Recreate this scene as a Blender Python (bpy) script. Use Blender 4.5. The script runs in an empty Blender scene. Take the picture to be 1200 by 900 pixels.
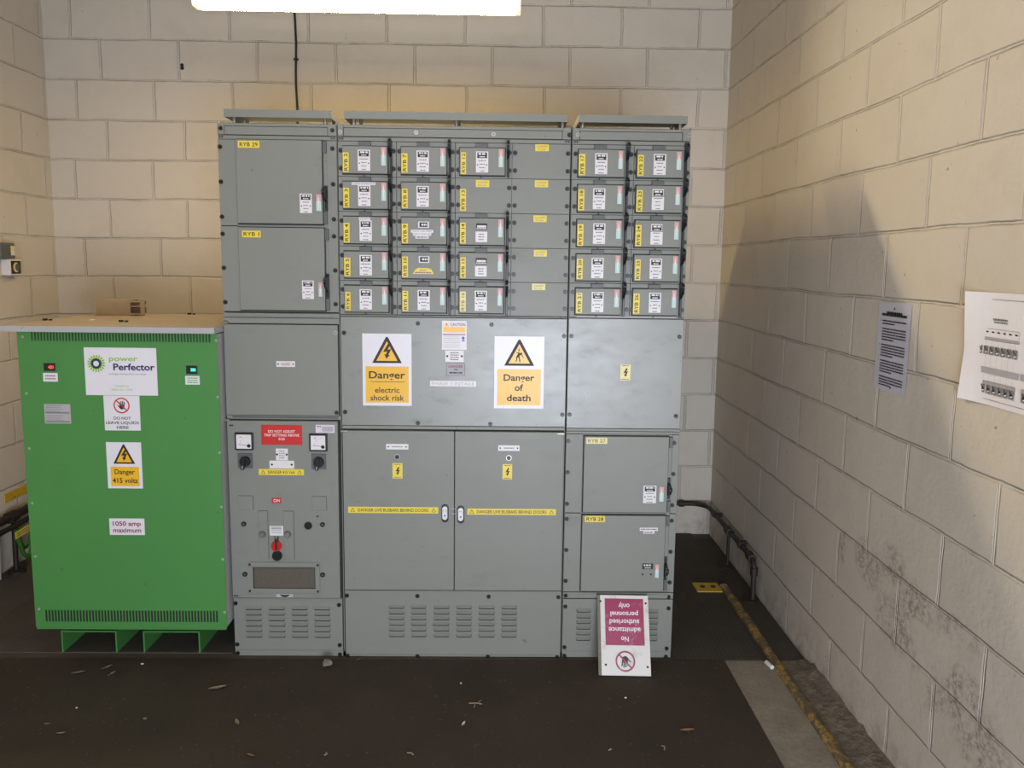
import bpy, bmesh, math, random
from mathutils import Vector, Matrix
R = random.Random(7)
S = bpy.context.scene
COL = S.collection

# ------------------------------------------------------------------ camera
F, PITCH, YAW, ROLL, CX, CY = 899.917, 0.121458, 0.0159432, 0.0123030, 601.55, 419.17
CAM = Vector((0, 0, 1.66))
fw = Vector((math.sin(YAW)*math.cos(PITCH), math.cos(YAW)*math.cos(PITCH), -math.sin(PITCH)))
rt0 = Vector((math.cos(YAW), -math.sin(YAW), 0)); up0 = rt0.cross(fw)
rt = math.cos(ROLL)*rt0 + math.sin(ROLL)*up0
up = -math.sin(ROLL)*rt0 + math.cos(ROLL)*up0
cd = bpy.data.cameras.new('camera'); cam = bpy.data.objects.new('camera', cd); COL.objects.link(cam)
cd.sensor_width = 36; cd.lens = F/1200*36
cd.shift_x = -(CX-600)/1200; cd.shift_y = (CY-450)/1200
cd.clip_start = 0.02
mw = Matrix((( rt.x, up.x, -fw.x, CAM.x), (rt.y, up.y, -fw.y, CAM.y), (rt.z, up.z, -fw.z, CAM.z), (0,0,0,1)))
cam.matrix_world = mw
S.camera = cam
S.view_settings.view_transform = 'Standard'; S.view_settings.look = 'None'
S.view_settings.gamma = 1; S.view_settings.use_curve_mapping = False
S.view_settings.exposure = 0.42
try:
    S.cycles.use_denoising = True; S.cycles.max_bounces = 8; S.cycles.diffuse_bounces = 5
    S.cycles.sample_clamp_indirect = 6
except Exception: pass

def ray(px, py): return fw + (px-CX)/F*rt + (CY-py)/F*up
FY = 3.085                                     # the plane of the cabinet fronts
def at(px, py, Y=FY):                          # measured point on a vertical plane facing the camera
    d = ray(px, py); p = CAM + d*(Y/d.y); return p.x, p.z
def atz(px, py, Z=0.0):                        # measured point on a level plane
    d = ray(px, py); p = CAM + d*((Z-CAM.z)/d.z); return p.x, p.y
def rect(a, b, c, d, Y=FY):                    # x0,x1,z0,z1 on the plane from a measured box
    x0, z1 = at(a, (b), Y); x1, z0 = at(c, d, Y)
    xm0, zz1 = at(a, b, Y); return x0, x1, z0, z1

# ------------------------------------------------------------------ materials
def srgb(r, g, b):
    f = lambda v: (v/255/12.92) if v/255 <= .04045 else ((v/255+.055)/1.055)**2.4
    return (f(r), f(g), f(b), 1)
class G:
    def __init__(s, name):
        s.m = bpy.data.materials.new(name); s.m.use_nodes = True; s.t = s.m.node_tree
        s.b = s.t.nodes['Principled BSDF']
    def n(s, typ, **kw):
        x = s.t.nodes.new(typ)
        for k, v in kw.items(): setattr(x, k, v)
        return x
    def set(s, sock, v):
        if hasattr(v, 'is_output') or isinstance(v, bpy.types.NodeSocket): s.t.links.new(v, sock)
        else: sock.default_value = v
    def math(s, op, a, b=None, c=None):
        x = s.n('ShaderNodeMath', operation=op); s.set(x.inputs[0], a)
        if b is not None: s.set(x.inputs[1], b)
        if c is not None: s.set(x.inputs[2], c)
        return x.outputs[0]
    def ss(s, v, a, b, lo=0., hi=1.):
        x = s.n('ShaderNodeMapRange', interpolation_type='SMOOTHSTEP'); s.set(x.inputs[0], v)
        x.inputs[1].default_value = a; x.inputs[2].default_value = b; x.inputs[3].default_value = lo; x.inputs[4].default_value = hi
        return x.outputs[0]
    def pos(s):
        if not hasattr(s, '_p'):
            s._p = s.n('ShaderNodeNewGeometry').outputs['Position']
            x = s.n('ShaderNodeSeparateXYZ'); s.t.links.new(s._p, x.inputs[0]); s.xyz = x.outputs
        return s._p
    def noise(s, scale, detail=3, rough=.5, stretch=None, off=0):
        p = s.pos()
        if stretch or off:
            mp = s.n('ShaderNodeMapping'); s.t.links.new(p, mp.inputs[0])
            mp.inputs['Scale'].default_value = stretch or (1,1,1); mp.inputs['Location'].default_value = (off, off*.7, off*1.3); p = mp.outputs[0]
        x = s.n('ShaderNodeTexNoise'); s.t.links.new(p, x.inputs['Vector'])
        x.inputs['Scale'].default_value = scale; x.inputs['Detail'].default_value = detail; x.inputs['Roughness'].default_value = rough
        return x.outputs[0]
    def mix(s, f, a, b):
        x = s.n('ShaderNodeMix', data_type='RGBA'); s.set(x.inputs[0], f); s.set(x.inputs[6], a); s.set(x.inputs[7], b); return x.outputs[2]
    def bump(s, h, dist, strength=1., nrm=None):
        x = s.n('ShaderNodeBump'); x.inputs['Strength'].default_value = strength; x.inputs['Distance'].default_value = dist
        s.t.links.new(h, x.inputs['Height'])
        if nrm: s.t.links.new(nrm, x.inputs['Normal'])
        return x.outputs[0]
    def out(s, col=None, rough=None, metal=None, nrm=None, spec=None):
        if col is not None: s.set(s.b.inputs['Base Color'], col)
        if rough is not None: s.set(s.b.inputs['Roughness'], rough)
        if metal is not None: s.set(s.b.inputs['Metallic'], metal)
        if nrm is not None: s.set(s.b.inputs['Normal'], nrm)
        if spec is not None: s.set(s.b.inputs['Specular IOR Level'], spec)
        return s.m

def simple(name, col, rough=.5, metal=0., var=.06, scale=30, spec=.5):
    g = G(name); n = g.noise(scale, 3)
    c2 = tuple(min(1, v*(1-var*2)) for v in col[:3])+(1,)
    return g.out(g.mix(n, c2, tuple(min(1, v*(1+var)) for v in col[:3])+(1,)), rough, metal, spec=spec)

def block_wall(name, axis, off_even, off_odd, scuff=False):
    g = G(name); g.pos(); u = g.xyz[axis]; z = g.xyz[2]
    w1 = g.math('SUBTRACT', g.noise(2.5, 3, .6), .5); w2 = g.math('SUBTRACT', g.noise(2.2, 3, .6, off=9), .5)
    zz = g.math('ADD', z, g.math('MULTIPLY', w1, .022)); uu = g.math('ADD', u, g.math('MULTIPLY', w2, .03))
    r = g.math('DIVIDE', g.math('SUBTRACT', 3.133, zz), .225)
    row = g.math('FLOOR', r); fz = g.math('SUBTRACT', r, row)
    dz = g.math('MULTIPLY', g.math('MINIMUM', fz, g.math('SUBTRACT', 1., fz)), .225)
    par = g.math('FLOORED_MODULO', row, 2.)
    rn = g.n('ShaderNodeTexWhiteNoise', noise_dimensions='1D'); g.t.links.new(row, rn.inputs['W'])
    off = g.math('ADD', off_even, g.math('ADD', g.math('MULTIPLY', par, off_odd-off_even), g.math('MULTIPLY', g.math('SUBTRACT', rn.outputs['Value'], .5), .03)))
    q = g.math('DIVIDE', g.math('SUBTRACT', uu, off), .45)
    cell = g.math('FLOOR', q); fu = g.math('SUBTRACT', q, cell)
    du = g.math('MULTIPLY', g.math('MINIMUM', fu, g.math('SUBTRACT', 1., fu)), .45)
    fine = g.noise(60, 4, .6); med = g.noise(9, 4, .6); big = g.noise(1.3, 2)
    wob = g.math('MULTIPLY', g.math('SUBTRACT', fine, .5), .004)
    dz2 = g.math('ADD', dz, wob); du2 = g.math('ADD', du, wob)
    # beds: shallow dished joint with a sharp crack under its lip; perpends: wider bucket-handle joint
    hb = g.ss(dz2, .001, .0085); hv = g.ss(du2, .004, .0095)
    ridge = g.ss(du2, 0., .004, .55, 0.)
    h = g.math('MINIMUM', hb, g.math('ADD', hv, ridge))
    # every block sits at a slightly different depth
    cb = g.n('ShaderNodeCombineXYZ'); g.t.links.new(cell, cb.inputs[0]); g.t.links.new(row, cb.inputs[1])
    wn = g.n('ShaderNodeTexWhiteNoise', noise_dimensions='3D'); g.t.links.new(cb.outputs[0], wn.inputs['Vector'])
    h = g.math('ADD', h, g.math('MULTIPLY', wn.outputs['Value'], .45))
    h = g.math('ADD', h, g.math('MULTIPLY', med, .55)); h = g.math('ADD', h, g.math('MULTIPLY', fine, .16))
    nrm = g.bump(h, .0055)
    base = g.mix(big, (.60,.545,.45,1), (.66,.60,.50,1))
    base = g.mix(g.math('MULTIPLY', wn.outputs['Value'], .30), base, (.54,.48,.40,1)); base = g.mix(g.ss(g.noise(3.5, 5, .7, off=21), .45, .75, 0., .35), base, (.50,.44,.34,1))
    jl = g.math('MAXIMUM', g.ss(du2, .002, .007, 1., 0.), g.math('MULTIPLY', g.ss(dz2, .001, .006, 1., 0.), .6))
    base = g.mix(g.math('MULTIPLY', jl, .55), base, (.76,.71,.62,1))  # lighter joints: paint build-up, with highlights painted into the colour
    # broken grime line in the beds, pits near the joints
    brk = g.ss(g.noise(4, 3, .7, off=4), .40, .62)
    line = g.math('MULTIPLY', g.ss(g.math('ABSOLUTE', g.math('SUBTRACT', dz2, .0035)), .0004, .0022, 1., 0.), brk)
    brv = g.ss(g.noise(5, 3, .7, off=14), .50, .62)
    linv = g.math('MULTIPLY', g.ss(g.math('ABSOLUTE', g.math('SUBTRACT', du2, .0075)), .0006, .0022, 1., 0.), brv)
    base = g.mix(g.math('MULTIPLY', g.math('MAXIMUM', line, g.math('MULTIPLY', linv, .7)), .6), base, (.13,.105,.075,1))
    pit = g.ss(g.noise(38, 2, .5, off=3), .735, .77)
    base = g.mix(g.math('MULTIPLY', pit, .55), base, (.12,.10,.07,1))
    # damp dirty band near the floor with an uneven upper edge
    lowd = g.math('MULTIPLY', g.ss(g.math('ADD', z, g.math('MULTIPLY', med, .35)), .12, .42, 1., 0.), g.ss(g.noise(14, 5, .7, off=2), .35, .75))
    base = g.mix(g.math('MULTIPLY', lowd, .7), base, (.17,.145,.11,1))
    if scuff:
        y = g.xyz[1]
        def patch(yc, zc, ry, rz):
            a = g.math('POWER', g.math('DIVIDE', g.math('SUBTRACT', y, yc), ry), 2.); b = g.math('POWER', g.math('DIVIDE', g.math('SUBTRACT', z, zc), rz), 2.)
            return g.ss(g.math('ADD', a, b), .1, 1., 1., 0.)
        pm = None
        for c in [(2.60,.62,.13,.11),(2.40,.50,.16,.12),(2.28,.60,.12,.10),(2.18,.42,.14,.12),(2.02,.46,.12,.13),(2.44,.68,.12,.08),(2.06,.62,.14,.07),(1.92,.36,.16,.16),(2.80,.60,.05,.09)]:
            p = patch(*c); pm = p if pm is None else g.math('MAXIMUM', pm, p)
        sp = g.ss(g.noise(45, 5, .8, off=7), .40, .64)
        sm = g.ss(g.noise(7, 3, .6, off=8), .35, .6)
        base = g.mix(g.math('MULTIPLY', g.math('MULTIPLY', pm, sp), g.math('MULTIPLY', sm, .75)), base, (.16,.13,.095,1))
    return g.out(base, .62, 0, nrm, spec=.3)

def paint_metal(name, c, rough=.36, smear=0., dirt=.25, spec=.5):
    g = G(name); g.pos()
    n1 = g.noise(3, 3, .6); n2 = g.noise(11 if dirt > .5 else 9, 6, .75, stretch=(.6, 1, 1.3)); n3 = g.noise(220, 2)
    col = g.mix(n1, tuple(v*.93 for v in c[:3])+(1,), tuple(min(1, v*1.05) for v in c[:3])+(1,))
    sm = g.ss(n2, .53 if dirt > .5 else .56, .72)
    col = g.mix(g.math('MULTIPLY', sm, dirt), col, tuple(v*.6 for v in c[:3])+(1,))
    x = g.ss(g.noise(30, 2, .5, off=5), .745, .77)
    col = g.mix(g.math('MULTIPLY', x, .5), col, (.06,.06,.055,1))
    rg = g.math('ADD', rough, g.math('MULTIPLY', n2, .22))
    return g.out(col, rg, 0, g.bump(n3, .0003, .35), spec=spec)

M = {}
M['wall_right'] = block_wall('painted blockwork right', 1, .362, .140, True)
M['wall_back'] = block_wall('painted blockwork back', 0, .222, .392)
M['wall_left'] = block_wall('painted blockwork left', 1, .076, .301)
GREY = (.218,.226,.190,1)
M['grey'] = paint_metal('grey green cabinet paint', GREY)
M['grey_worn'] = paint_metal('worn grey cabinet paint', GREY, .27, dirt=.55, spec=.8)
M['grey_dark'] = simple('dark grey steel tab', (.10,.105,.098,1), .45)
M['carcass'] = simple('dark grey cabinet frame paint', (.10,.11,.10,1), .55)  # darker grey paint for the cabinet top sheet
M['gap'] = simple('gap shade and lever black', (.012,.012,.011,1), .7)  # near-black standing in for shade in gaps and louvre slots; also the trip lever
M['bolt'] = simple('dark bolt steel', (.045,.043,.038,1), .38, .7)
M['boltlight'] = simple('zinc screw', (.42,.40,.36,1), .35, .8)
M['green'] = paint_metal('green powder coat', (.064,.238,.052,1), .42, dirt=.08)
M['green_dark'] = simple('dark vent interior green', (.012,.055,.016,1), .6)
M['green_slot'] = simple('black vent slots', (.012,.018,.010,1), .7)
M['galv'] = paint_metal('galvanised steel', (.42,.41,.40,1), .42, dirt=.2)
M['lid_dust'] = paint_metal('dusty lid top', (.40,.33,.235,1), .5, dirt=.2)
M['chrome'] = simple('chromed handle metal', (.80,.79,.77,1), .28, .55, .03)
M['black'] = simple('black plastic', (.012,.012,.013,1), .35)
M['black_rough'] = simple('matt black', (.015,.014,.013,1), .7)
M['ink'] = simple('black print', (.02,.018,.018,1), .55)
M['ink_grey'] = simple('grey print', (.20,.19,.19,1), .6)
M['ink_faint'] = simple('faint print', (.42,.40,.42,1), .6)
M['ink_navy'] = simple('navy print', (.014,.012,.11,1), .5)
M['ink_maroon'] = simple('maroon print', (.26,.015,.045,1), .5)
M['ink_lime'] = simple('lime print', (.30,.55,.06,1), .5)
M['ink_leaf'] = simple('leaf green print', (.10,.42,.06,1), .5)
M['ink_palelime'] = simple('pale yellow green print', (.62,.78,.22,1), .5)
M['white'] = simple('white plastic label', (.74,.71,.70,1), .42, var=.02)
M['white_sign'] = simple('white sign face', (.74,.72,.74,1), .35, var=.02)
M['paper'] = simple('white paper', (.80,.78,.80,1), .7, var=.02)
M['paper_lilac'] = simple('laminated notice sheet', (.62,.60,.66,1), .4, var=.02)
M['yellow'] = simple('yellow label tape', (.80,.62,.06,1), .4, var=.03)
M['yellow_pale'] = simple('sun-faded yellow label tape', (.76,.66,.24,1), .4, var=.03)
M['amber'] = simple('amber sign panel', (.83,.46,.02,1), .35, var=.02)
M['red'] = simple('red engraved label', (.55,.025,.02,1), .4, var=.03)
M['red_knob'] = simple('red button', (.50,.02,.015,1), .35)
M['pink'] = simple('faded pink sticker', (.68,.36,.32,1), .45, var=.03)
M['mint'] = simple('pale mint sticker', (.50,.66,.60,1), .45, var=.03)
M['blue'] = simple('blue print', (.08,.08,.42,1), .5)
M['rust'] = simple('dark brown painted pipe', (.028,.015,.010,1), .55, 0, .2, 60)
M['pipe_dark'] = simple('black bitumen conduit', (.02,.013,.010,1), .6, 0, .2, 60)
M['cable_black'] = simple('black cable sheath', (.012,.012,.012,1), .5)
M['cable_green'] = simple('green earth cable', (.03,.16,.02,1), .45)
M['cable_yellow'] = simple('yellow earth cable', (.55,.42,.02,1), .45)
M['card'] = simple('brown cardboard', (.42,.31,.17,1), .8, 0, .08, 40)
M['card_dark'] = simple('cardboard inside', (.13,.09,.05,1), .85, 0, .1, 40)
M['leaf'] = simple('dry brown leaf', (.30,.15,.08,1), .7)
M['tissue'] = simple('crumpled grey tissue', (.20,.175,.14,1), .9, 0, .12, 60)
M['twig'] = simple('pale twig', (.27,.22,.15,1), .8)
M['white_bit'] = simple('white scrap', (.75,.74,.72,1), .6)
M['shutter'] = simple('dull grey shutter paint', (.16,.16,.155,1), .6)
M['ceiling'] = simple('painted ceiling', (.26,.24,.20,1), .8, 0, .05, 3)
M['sign_magenta'] = None

def emis(name, col, st, base=(.8,.8,.8,1)):
    g = G(name); g.out(base, .4); g.b.inputs['Emission Color'].default_value = col; g.b.inputs['Emission Strength'].default_value = st; return g.m
M['tube'] = emis('lit tube lens underside', (1, .69, .24, 1), 62)
M['tube_front'] = emis('lit tube lens front', (1, .87, .65, 1), 124)
M['tube_cool'] = emis('lit cool tube lens', (1, .88, .96, 1), 17)
M['tube_cool_side'] = emis('lit cool tube lens side', (1, .88, .96, 1), 23)
M['tube_side'] = emis('lit tube lens side', (1, .86, .58, 1), 2.6)
M['tube_end'] = emis('lens end glow', (1, .80, .36, 1), .75)
M['led_red'] = emis('red seven segment digits', (1, .05, .03, 1), 2.5, (.3,0,0,1))
M['led_green'] = emis('green seven segment digits', (.10, 1, .62, 1), 1.5, (0,.3,.1,1))
M['batten'] = simple('white enamelled batten', (.7,.68,.62,1), .4)

def magenta():
    g = G('worn magenta sign print'); s1 = g.ss(g.noise(24, 6, .8, stretch=(1,1,.6)), .54, .68)
    return g.out(g.mix(g.math('MULTIPLY', s1, .45), (.30,.018,.075,1), (.62,.42,.46,1)), .38)
M['magenta'] = magenta()
def worn_white():
    g = G('dirty white sign board'); s1 = g.ss(g.noise(14, 5, .75), .50, .72)
    return g.out(g.mix(g.math('MULTIPLY', s1, .5), (.66,.63,.57,1), (.30,.26,.19,1)), .38)
M['worn_white'] = worn_white()
def mat_floor(name, c1, c2, sc=6, grain=90, rough=.85, bmp=.002):
    g = G(name); a = g.noise(sc, 5, .65); b = g.noise(grain, 3, .6); sp = g.ss(g.noise(70, 2, .5, off=5), .70, .74)
    col = g.mix(a, c1, c2); col = g.mix(g.math('MULTIPLY', b, .5), col, tuple(v*.5 for v in c1[:3])+(1,))
    col = g.mix(g.math('MULTIPLY', sp, .25), col, (.30,.27,.22,1))
    return g.out(col, rough, 0, g.bump(g.math('ADD', b, g.math('MULTIPLY', a, .6)), bmp), spec=.25)
M['concrete'] = mat_floor('worn concrete floor', (.16,.138,.10,1), (.50,.44,.34,1), 8, 60)
M['rubble'] = mat_floor('rough broken concrete', (.05,.042,.031,1), (.40,.34,.25,1), 18, 45, .95, .01)
M['mat'] = mat_floor('black rubber matting', (.042,.033,.0235,1), (.088,.068,.048,1), 3, 160, .8, .0012)
M['side_floor'] = mat_floor('dusty brown concrete', (.085,.073,.058,1), (.17,.148,.118,1), 4, 120, .9, .002)
def plate():
    g = G('dusty chequer plate'); g.pos(); x, y = g.xyz[0], g.xyz[1]
    a = g.math('MULTIPLY', g.math('ADD', x, y), 150.); b = g.math('MULTIPLY', g.math('SUBTRACT', x, y), 150.)
    h = g.math('MULTIPLY', g.math('SINE', a), g.math('SINE', b)); h = g.ss(h, .25, .6)
    n = g.noise(5, 4, .6); f = g.noise(120, 3)
    col = g.mix(n, (.040,.034,.025,1), (.085,.072,.054,1)); col = g.mix(g.math('MULTIPLY', h, .35), col, (.10,.088,.068,1))
    return g.out(col, .7, .2, g.bump(g.math('ADD', h, g.math('MULTIPLY', f, .3)), .0025), spec=.35)
M['plate'] = plate()
M['dusty_cover'] = mat_floor('dusty cast concrete cover', (.075,.064,.050,1), (.150,.130,.102,1), 5, 90, .9, .002)
def worn_yellow():
    g = G('worn yellow paint over rust'); s1 = g.ss(g.noise(24, 6, .8), .40, .54)
    return g.out(g.mix(s1, (.42,.26,.045,1), (.12,.092,.058,1)), .7, 0, g.bump(g.noise(60,4), .004))
M['worn_yellow'] = worn_yellow()
M['bright_yellow'] = simple('yellow painted steel', (.66,.42,.02,1), .55, 0, .2, 40)
def mesh_glass():
    g = G('dusty wired window pane'); b = g.noise(300, 2, .7); c = g.noise(12, 3)
    return g.out(g.mix(b, (.045,.038,.028,1), (.17,.145,.11,1)), .5, 0, spec=.3)
M['mesh_pane'] = mesh_glass()

# ------------------------------------------------------------------ mesh builder
_glyph = {}
def glyphs(s, bold):
    k = (s, bold)
    if k not in _glyph:
        c = bpy.data.curves.new('t', 'FONT'); c.body = s; c.size = 1; c.resolution_u = 3; c.offset = .022*bold
        o = bpy.data.objects.new('t', c); COL.objects.link(o)
        dg = bpy.context.evaluated_depsgraph_get(); dg.update()
        me = o.evaluated_get(dg).to_mesh()
        vs = [(v.co.x, v.co.y) for v in me.vertices]; fs = [tuple(p.vertices) for p in me.polygons]
        o.evaluated_get(dg).to_mesh_clear(); bpy.data.objects.remove(o); bpy.data.curves.remove(c)
        _glyph[k] = (vs, fs)
    return _glyph[k]

class MB:
    def __init__(s, T=None): s.v = []; s.f = []; s.mi = []; s.sm = []; s.mats = []; s.T = T
    def mat(s, m):
        m = M[m] if isinstance(m, str) else m
        if m not in s.mats: s.mats.append(m)
        return s.mats.index(m)
    def add(s, vs, fs, m, smooth=False):
        b = len(s.v); mi = s.mat(m)
        for v in vs:
            v = Vector(v); s.v.append(s.T @ v if s.T else v)
        for f in fs: s.f.append(tuple(b+i for i in f)); s.mi.append(mi); s.sm.append(smooth)
    def box(s, x0, x1, y0, y1, z0, z1, m, bev=0.):
        if bev <= 0:
            vs = [(x,y,z) for x in (x0,x1) for y in (y0,y1) for z in (z0,z1)]
            s.add(vs, [(0,1,3,2),(4,6,7,5),(0,4,5,1),(2,3,7,6),(0,2,6,4),(1,5,7,3)], m); return
        bm = bmesh.new(); bmesh.ops.create_cube(bm, size=1)
        for v in bm.verts: v.co = Vector(((x0+x1)/2+v.co.x*(x1-x0), (y0+y1)/2+v.co.y*(y1-y0), (z0+z1)/2+v.co.z*(z1-z0)))
        bmesh.ops.bevel(bm, geom=list(bm.edges), offset=bev, segments=2, profile=.5, affect='EDGES')
        bm.verts.index_update(); s.add([v.co.copy() for v in bm.verts], [tuple(v.index for v in f.verts) for f in bm.faces], m); bm.free()
    def poly(s, pts, y, m):                                   # flat polygon in x,z facing -Y
        s.add([(x, y, z) for x, z in pts], [tuple(range(len(pts)))], m)
    def quad(s, x0, x1, z0, z1, y, m): s.poly([(x0,z0),(x1,z0),(x1,z1),(x0,z1)], y, m)
    def prism(s, pts, y0, y1, m):                             # extruded x,z outline
        n = len(pts); vs = [(x,y0,z) for x,z in pts]+[(x,y1,z) for x,z in pts]
        s.add(vs, [tuple(range(n)), tuple(range(2*n-1, n-1, -1))]+[(i, i+n, (i+1)%n+n, (i+1)%n) for i in range(n)], m)
    def prismx(s, pts, x0, x1, m):                            # extruded y,z outline
        n = len(pts); vs = [(x0,y,z) for y,z in pts]+[(x1,y,z) for y,z in pts]
        s.add(vs, [tuple(range(n)), tuple(range(2*n-1, n-1, -1))]+[(i, i+n, (i+1)%n+n, (i+1)%n) for i in range(n)], m)
    def cyl(s, p0, p1, r, m, n=16, r1=None, cap=True):
        p0, p1 = Vector(p0), Vector(p1); d = (p1-p0).normalized(); r1 = r if r1 is None else r1
        a = d.orthogonal().normalized(); b = d.cross(a)
        vs = [p0+r*(a*math.cos(2*math.pi*i/n)+b*math.sin(2*math.pi*i/n)) for i in range(n)]+[p1+r1*(a*math.cos(2*math.pi*i/n)+b*math.sin(2*math.pi*i/n)) for i in range(n)]
        s.add(vs, [(i,(i+1)%n,(i+1)%n+n,i+n) for i in range(n)], m, True)
        if cap: s.add(vs, [tuple(range(n-1,-1,-1)), tuple(range(n,2*n))], m)
    def tube(s, path, r, m, n=10):
        path = [Vector(p) for p in path]; rings = []; a = None
        for i, p in enumerate(path):
            d = (path[min(i+1,len(path)-1)]-path[max(i-1,0)]).normalized()
            a = d.orthogonal().normalized() if a is None else (a-d*a.dot(d)).normalized()
            b = d.cross(a); rings += [p+r*(a*math.cos(2*math.pi*k/n)+b*math.sin(2*math.pi*k/n)) for k in range(n)]
        fs = [(i*n+k, i*n+(k+1)%n, (i+1)*n+(k+1)%n, (i+1)*n+k) for i in range(len(path)-1) for k in range(n)]
        s.add(rings, fs, m, True); L = len(rings)
        s.add(rings, [tuple(range(n-1,-1,-1)), tuple(range(L-n, L))], m)
    def disc(s, x, z, r, y, m, n=24): s.poly([(x+r*math.cos(2*math.pi*i/n), z+r*math.sin(2*math.pi*i/n)) for i in range(n)], y, m)
    def ring(s, x, z, r0, r1, y, m, n=32):
        vs = [(x+r*math.cos(2*math.pi*i/n), y, z+r*math.sin(2*math.pi*i/n)) for r in (r0,r1) for i in range(n)]
        s.add(vs, [(i,(i+1)%n,(i+1)%n+n,i+n) for i in range(n)], m)
    def line(s, p, q, w, y, m):
        d = Vector((q[0]-p[0], q[1]-p[1])).normalized(); n = Vector((-d.y, d.x))*w/2
        s.poly([(p[0]+n.x,p[1]+n.y),(q[0]+n.x,q[1]+n.y),(q[0]-n.x,q[1]-n.y),(p[0]-n.x,p[1]-n.y)], y, m)
    def text(s, t, x, z, h, y, m, w=None, rot=0, bold=0, align=0):  # centred on x,z; h = cap height; w = forced width
        vs, fs = glyphs(t, bold)
        xs = [v[0] for v in vs]; x0, x1 = min(xs), max(xs); cap = .70
        sy = h/cap; sx = sy if w is None else w/(x1-x0); out = []
        ax = (x0+x1)/2 if align == 0 else x0
        for a, b in vs:
            lx = (a-ax)*sx; lz = (b-cap/2)*sy
            if rot: lx, lz = -lz*1, lx*1
            out.append((x+lx, y, z+lz))
        s.add(out, fs, m)
    def scribble(s, x0, x1, z, h, y, m, seed=0, gap=.35):          # a line of print too small to read
        r = random.Random(seed); x = x0
        while x < x1-h*.3:
            w = min(h*r.uniform(.5, 2.6), x1-x); s.quad(x, x+w, z-h/2, z+h/2, y, m); x += w+h*gap
    def tri_sign(s, x, z, w, y, fill='amber', edge='ink', hh=None):  # centred warning triangle: base width w
        hh = hh or w*.88; z0 = z-hh/2
        s.poly([(x-w/2,z0),(x+w/2,z0),(x+w/2-w*.02,z0+w*.05),(x+w*.03,z0+hh),(x-w*.03,z0+hh),(x-w/2+w*.02,z0+w*.05)], y, edge)
        k = .090*w; s.poly([(x-w/2+k*1.55,z0+k*.85),(x+w/2-k*1.55,z0+k*.85),(x,z0+hh-k*1.6)], y-.0004, fill)
    def bolt_mark(s, x, z, h, y, m='ink'):                          # lightning arrow
        P = [(.10,.5),(.26,.44),(.06,.10),(.30,.14),(.10,-.26),(.22,-.24),(-.02,-.5),(-.16,-.18),(-.05,-.22),(.02,-.02),(-.24,-.06)]
        s.poly([(x+a*h, z+b*h) for a, b in P], y, m)
    def louvre(s, x0, x1, z, h, y, m, out=.010):
        e = .006; zt, zb = z+h/2, z-h/2
        vs = [(x0,y,zt),(x1,y,zt),(x1-e,y-out,zb+h*.25),(x0+e,y-out,zb+h*.25),(x0,y,zb),(x1,y,zb),(x0+e,y-out*.8,zb),(x1-e,y-out*.8,zb)]
        s.add(vs, [(3,2,1,0),(6,7,2,3),(4,6,3),(4,3,0),(5,2,7),(5,1,2)], m)
        s.add([vs[4],vs[5],vs[7],vs[6]], [(0,1,2,3)], 'gap')
        s.quad(x0+.003, x1-.003, zb-.0068, zb, y-.0006, 'gap')  # dark strip painted under each louvre to read as slot shade

WL = {}
def link_new(name, me, loc, parent):
    o = bpy.data.objects.new(name, me); COL.objects.link(o)
    p = WL[parent] if parent else Vector((0,0,0))
    o.parent = parent; o.location = Vector(loc)-p; WL[o] = Vector(loc); return o
def build(name, mb, parent=None, label=None, cat=None, group=None, kind=None, origin=None):
    vs = mb.v; lo = Vector([min(v[i] for v in vs) for i in range(3)]); hi = Vector([max(v[i] for v in vs) for i in range(3)])
    c = (lo+hi)/2 if origin is None else Vector(origin)
    if origin is None and parent is None: c.z = lo.z
    me = bpy.data.meshes.new(name); me.from_pydata([v-c for v in vs], [], mb.f)
    for m in mb.mats: me.materials.append(m)
    me.polygons.foreach_set('material_index', mb.mi); me.polygons.foreach_set('use_smooth', mb.sm)
    me.update(); o = link_new(name, me, c, parent); tag(o, label, cat, group, kind); return o
def tag(o, label=None, cat=None, group=None, kind=None):
    if label: o['label'] = label
    if cat: o['category'] = cat
    if group: o['group'] = group
    if kind: o['kind'] = kind
def empty(name, loc, label, cat, group=None):
    o = bpy.data.objects.new(name, None); o.empty_display_size = .1; COL.objects.link(o); o.location = loc; WL[o] = Vector(loc); tag(o, label, cat, group); return o
def struct(name, mb): return build(name, mb, kind='structure')

# ------------------------------------------------------------------ the room
XR, XL, YB, YF, ZC = 1.31, -2.632, 4.61, -1.7, 3.40
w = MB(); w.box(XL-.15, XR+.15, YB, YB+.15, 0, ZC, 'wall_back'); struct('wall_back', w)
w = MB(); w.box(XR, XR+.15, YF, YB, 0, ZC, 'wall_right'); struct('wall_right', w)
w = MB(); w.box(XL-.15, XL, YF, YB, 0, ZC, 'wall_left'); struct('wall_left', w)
w = MB(); w.box(XL-.15, XR+.15, YF-.15, YB+.15, ZC, ZC+.12, 'ceiling'); struct('ceiling', w)
w = MB(); w.box(XL-.15, XR+.15, YF-.15, YB+.15, -.12, 0, 'side_floor'); struct('floor', w)
# front wall with the open doorway the daylight comes through
w = MB(); w.box(XL-.15, -.45, YF-.15, YF, 0, ZC, 'shutter'); w.box(-.45, XR+.15, YF-.15, YF, 1.45, ZC, 'shutter'); struct('wall_front', w)

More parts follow.
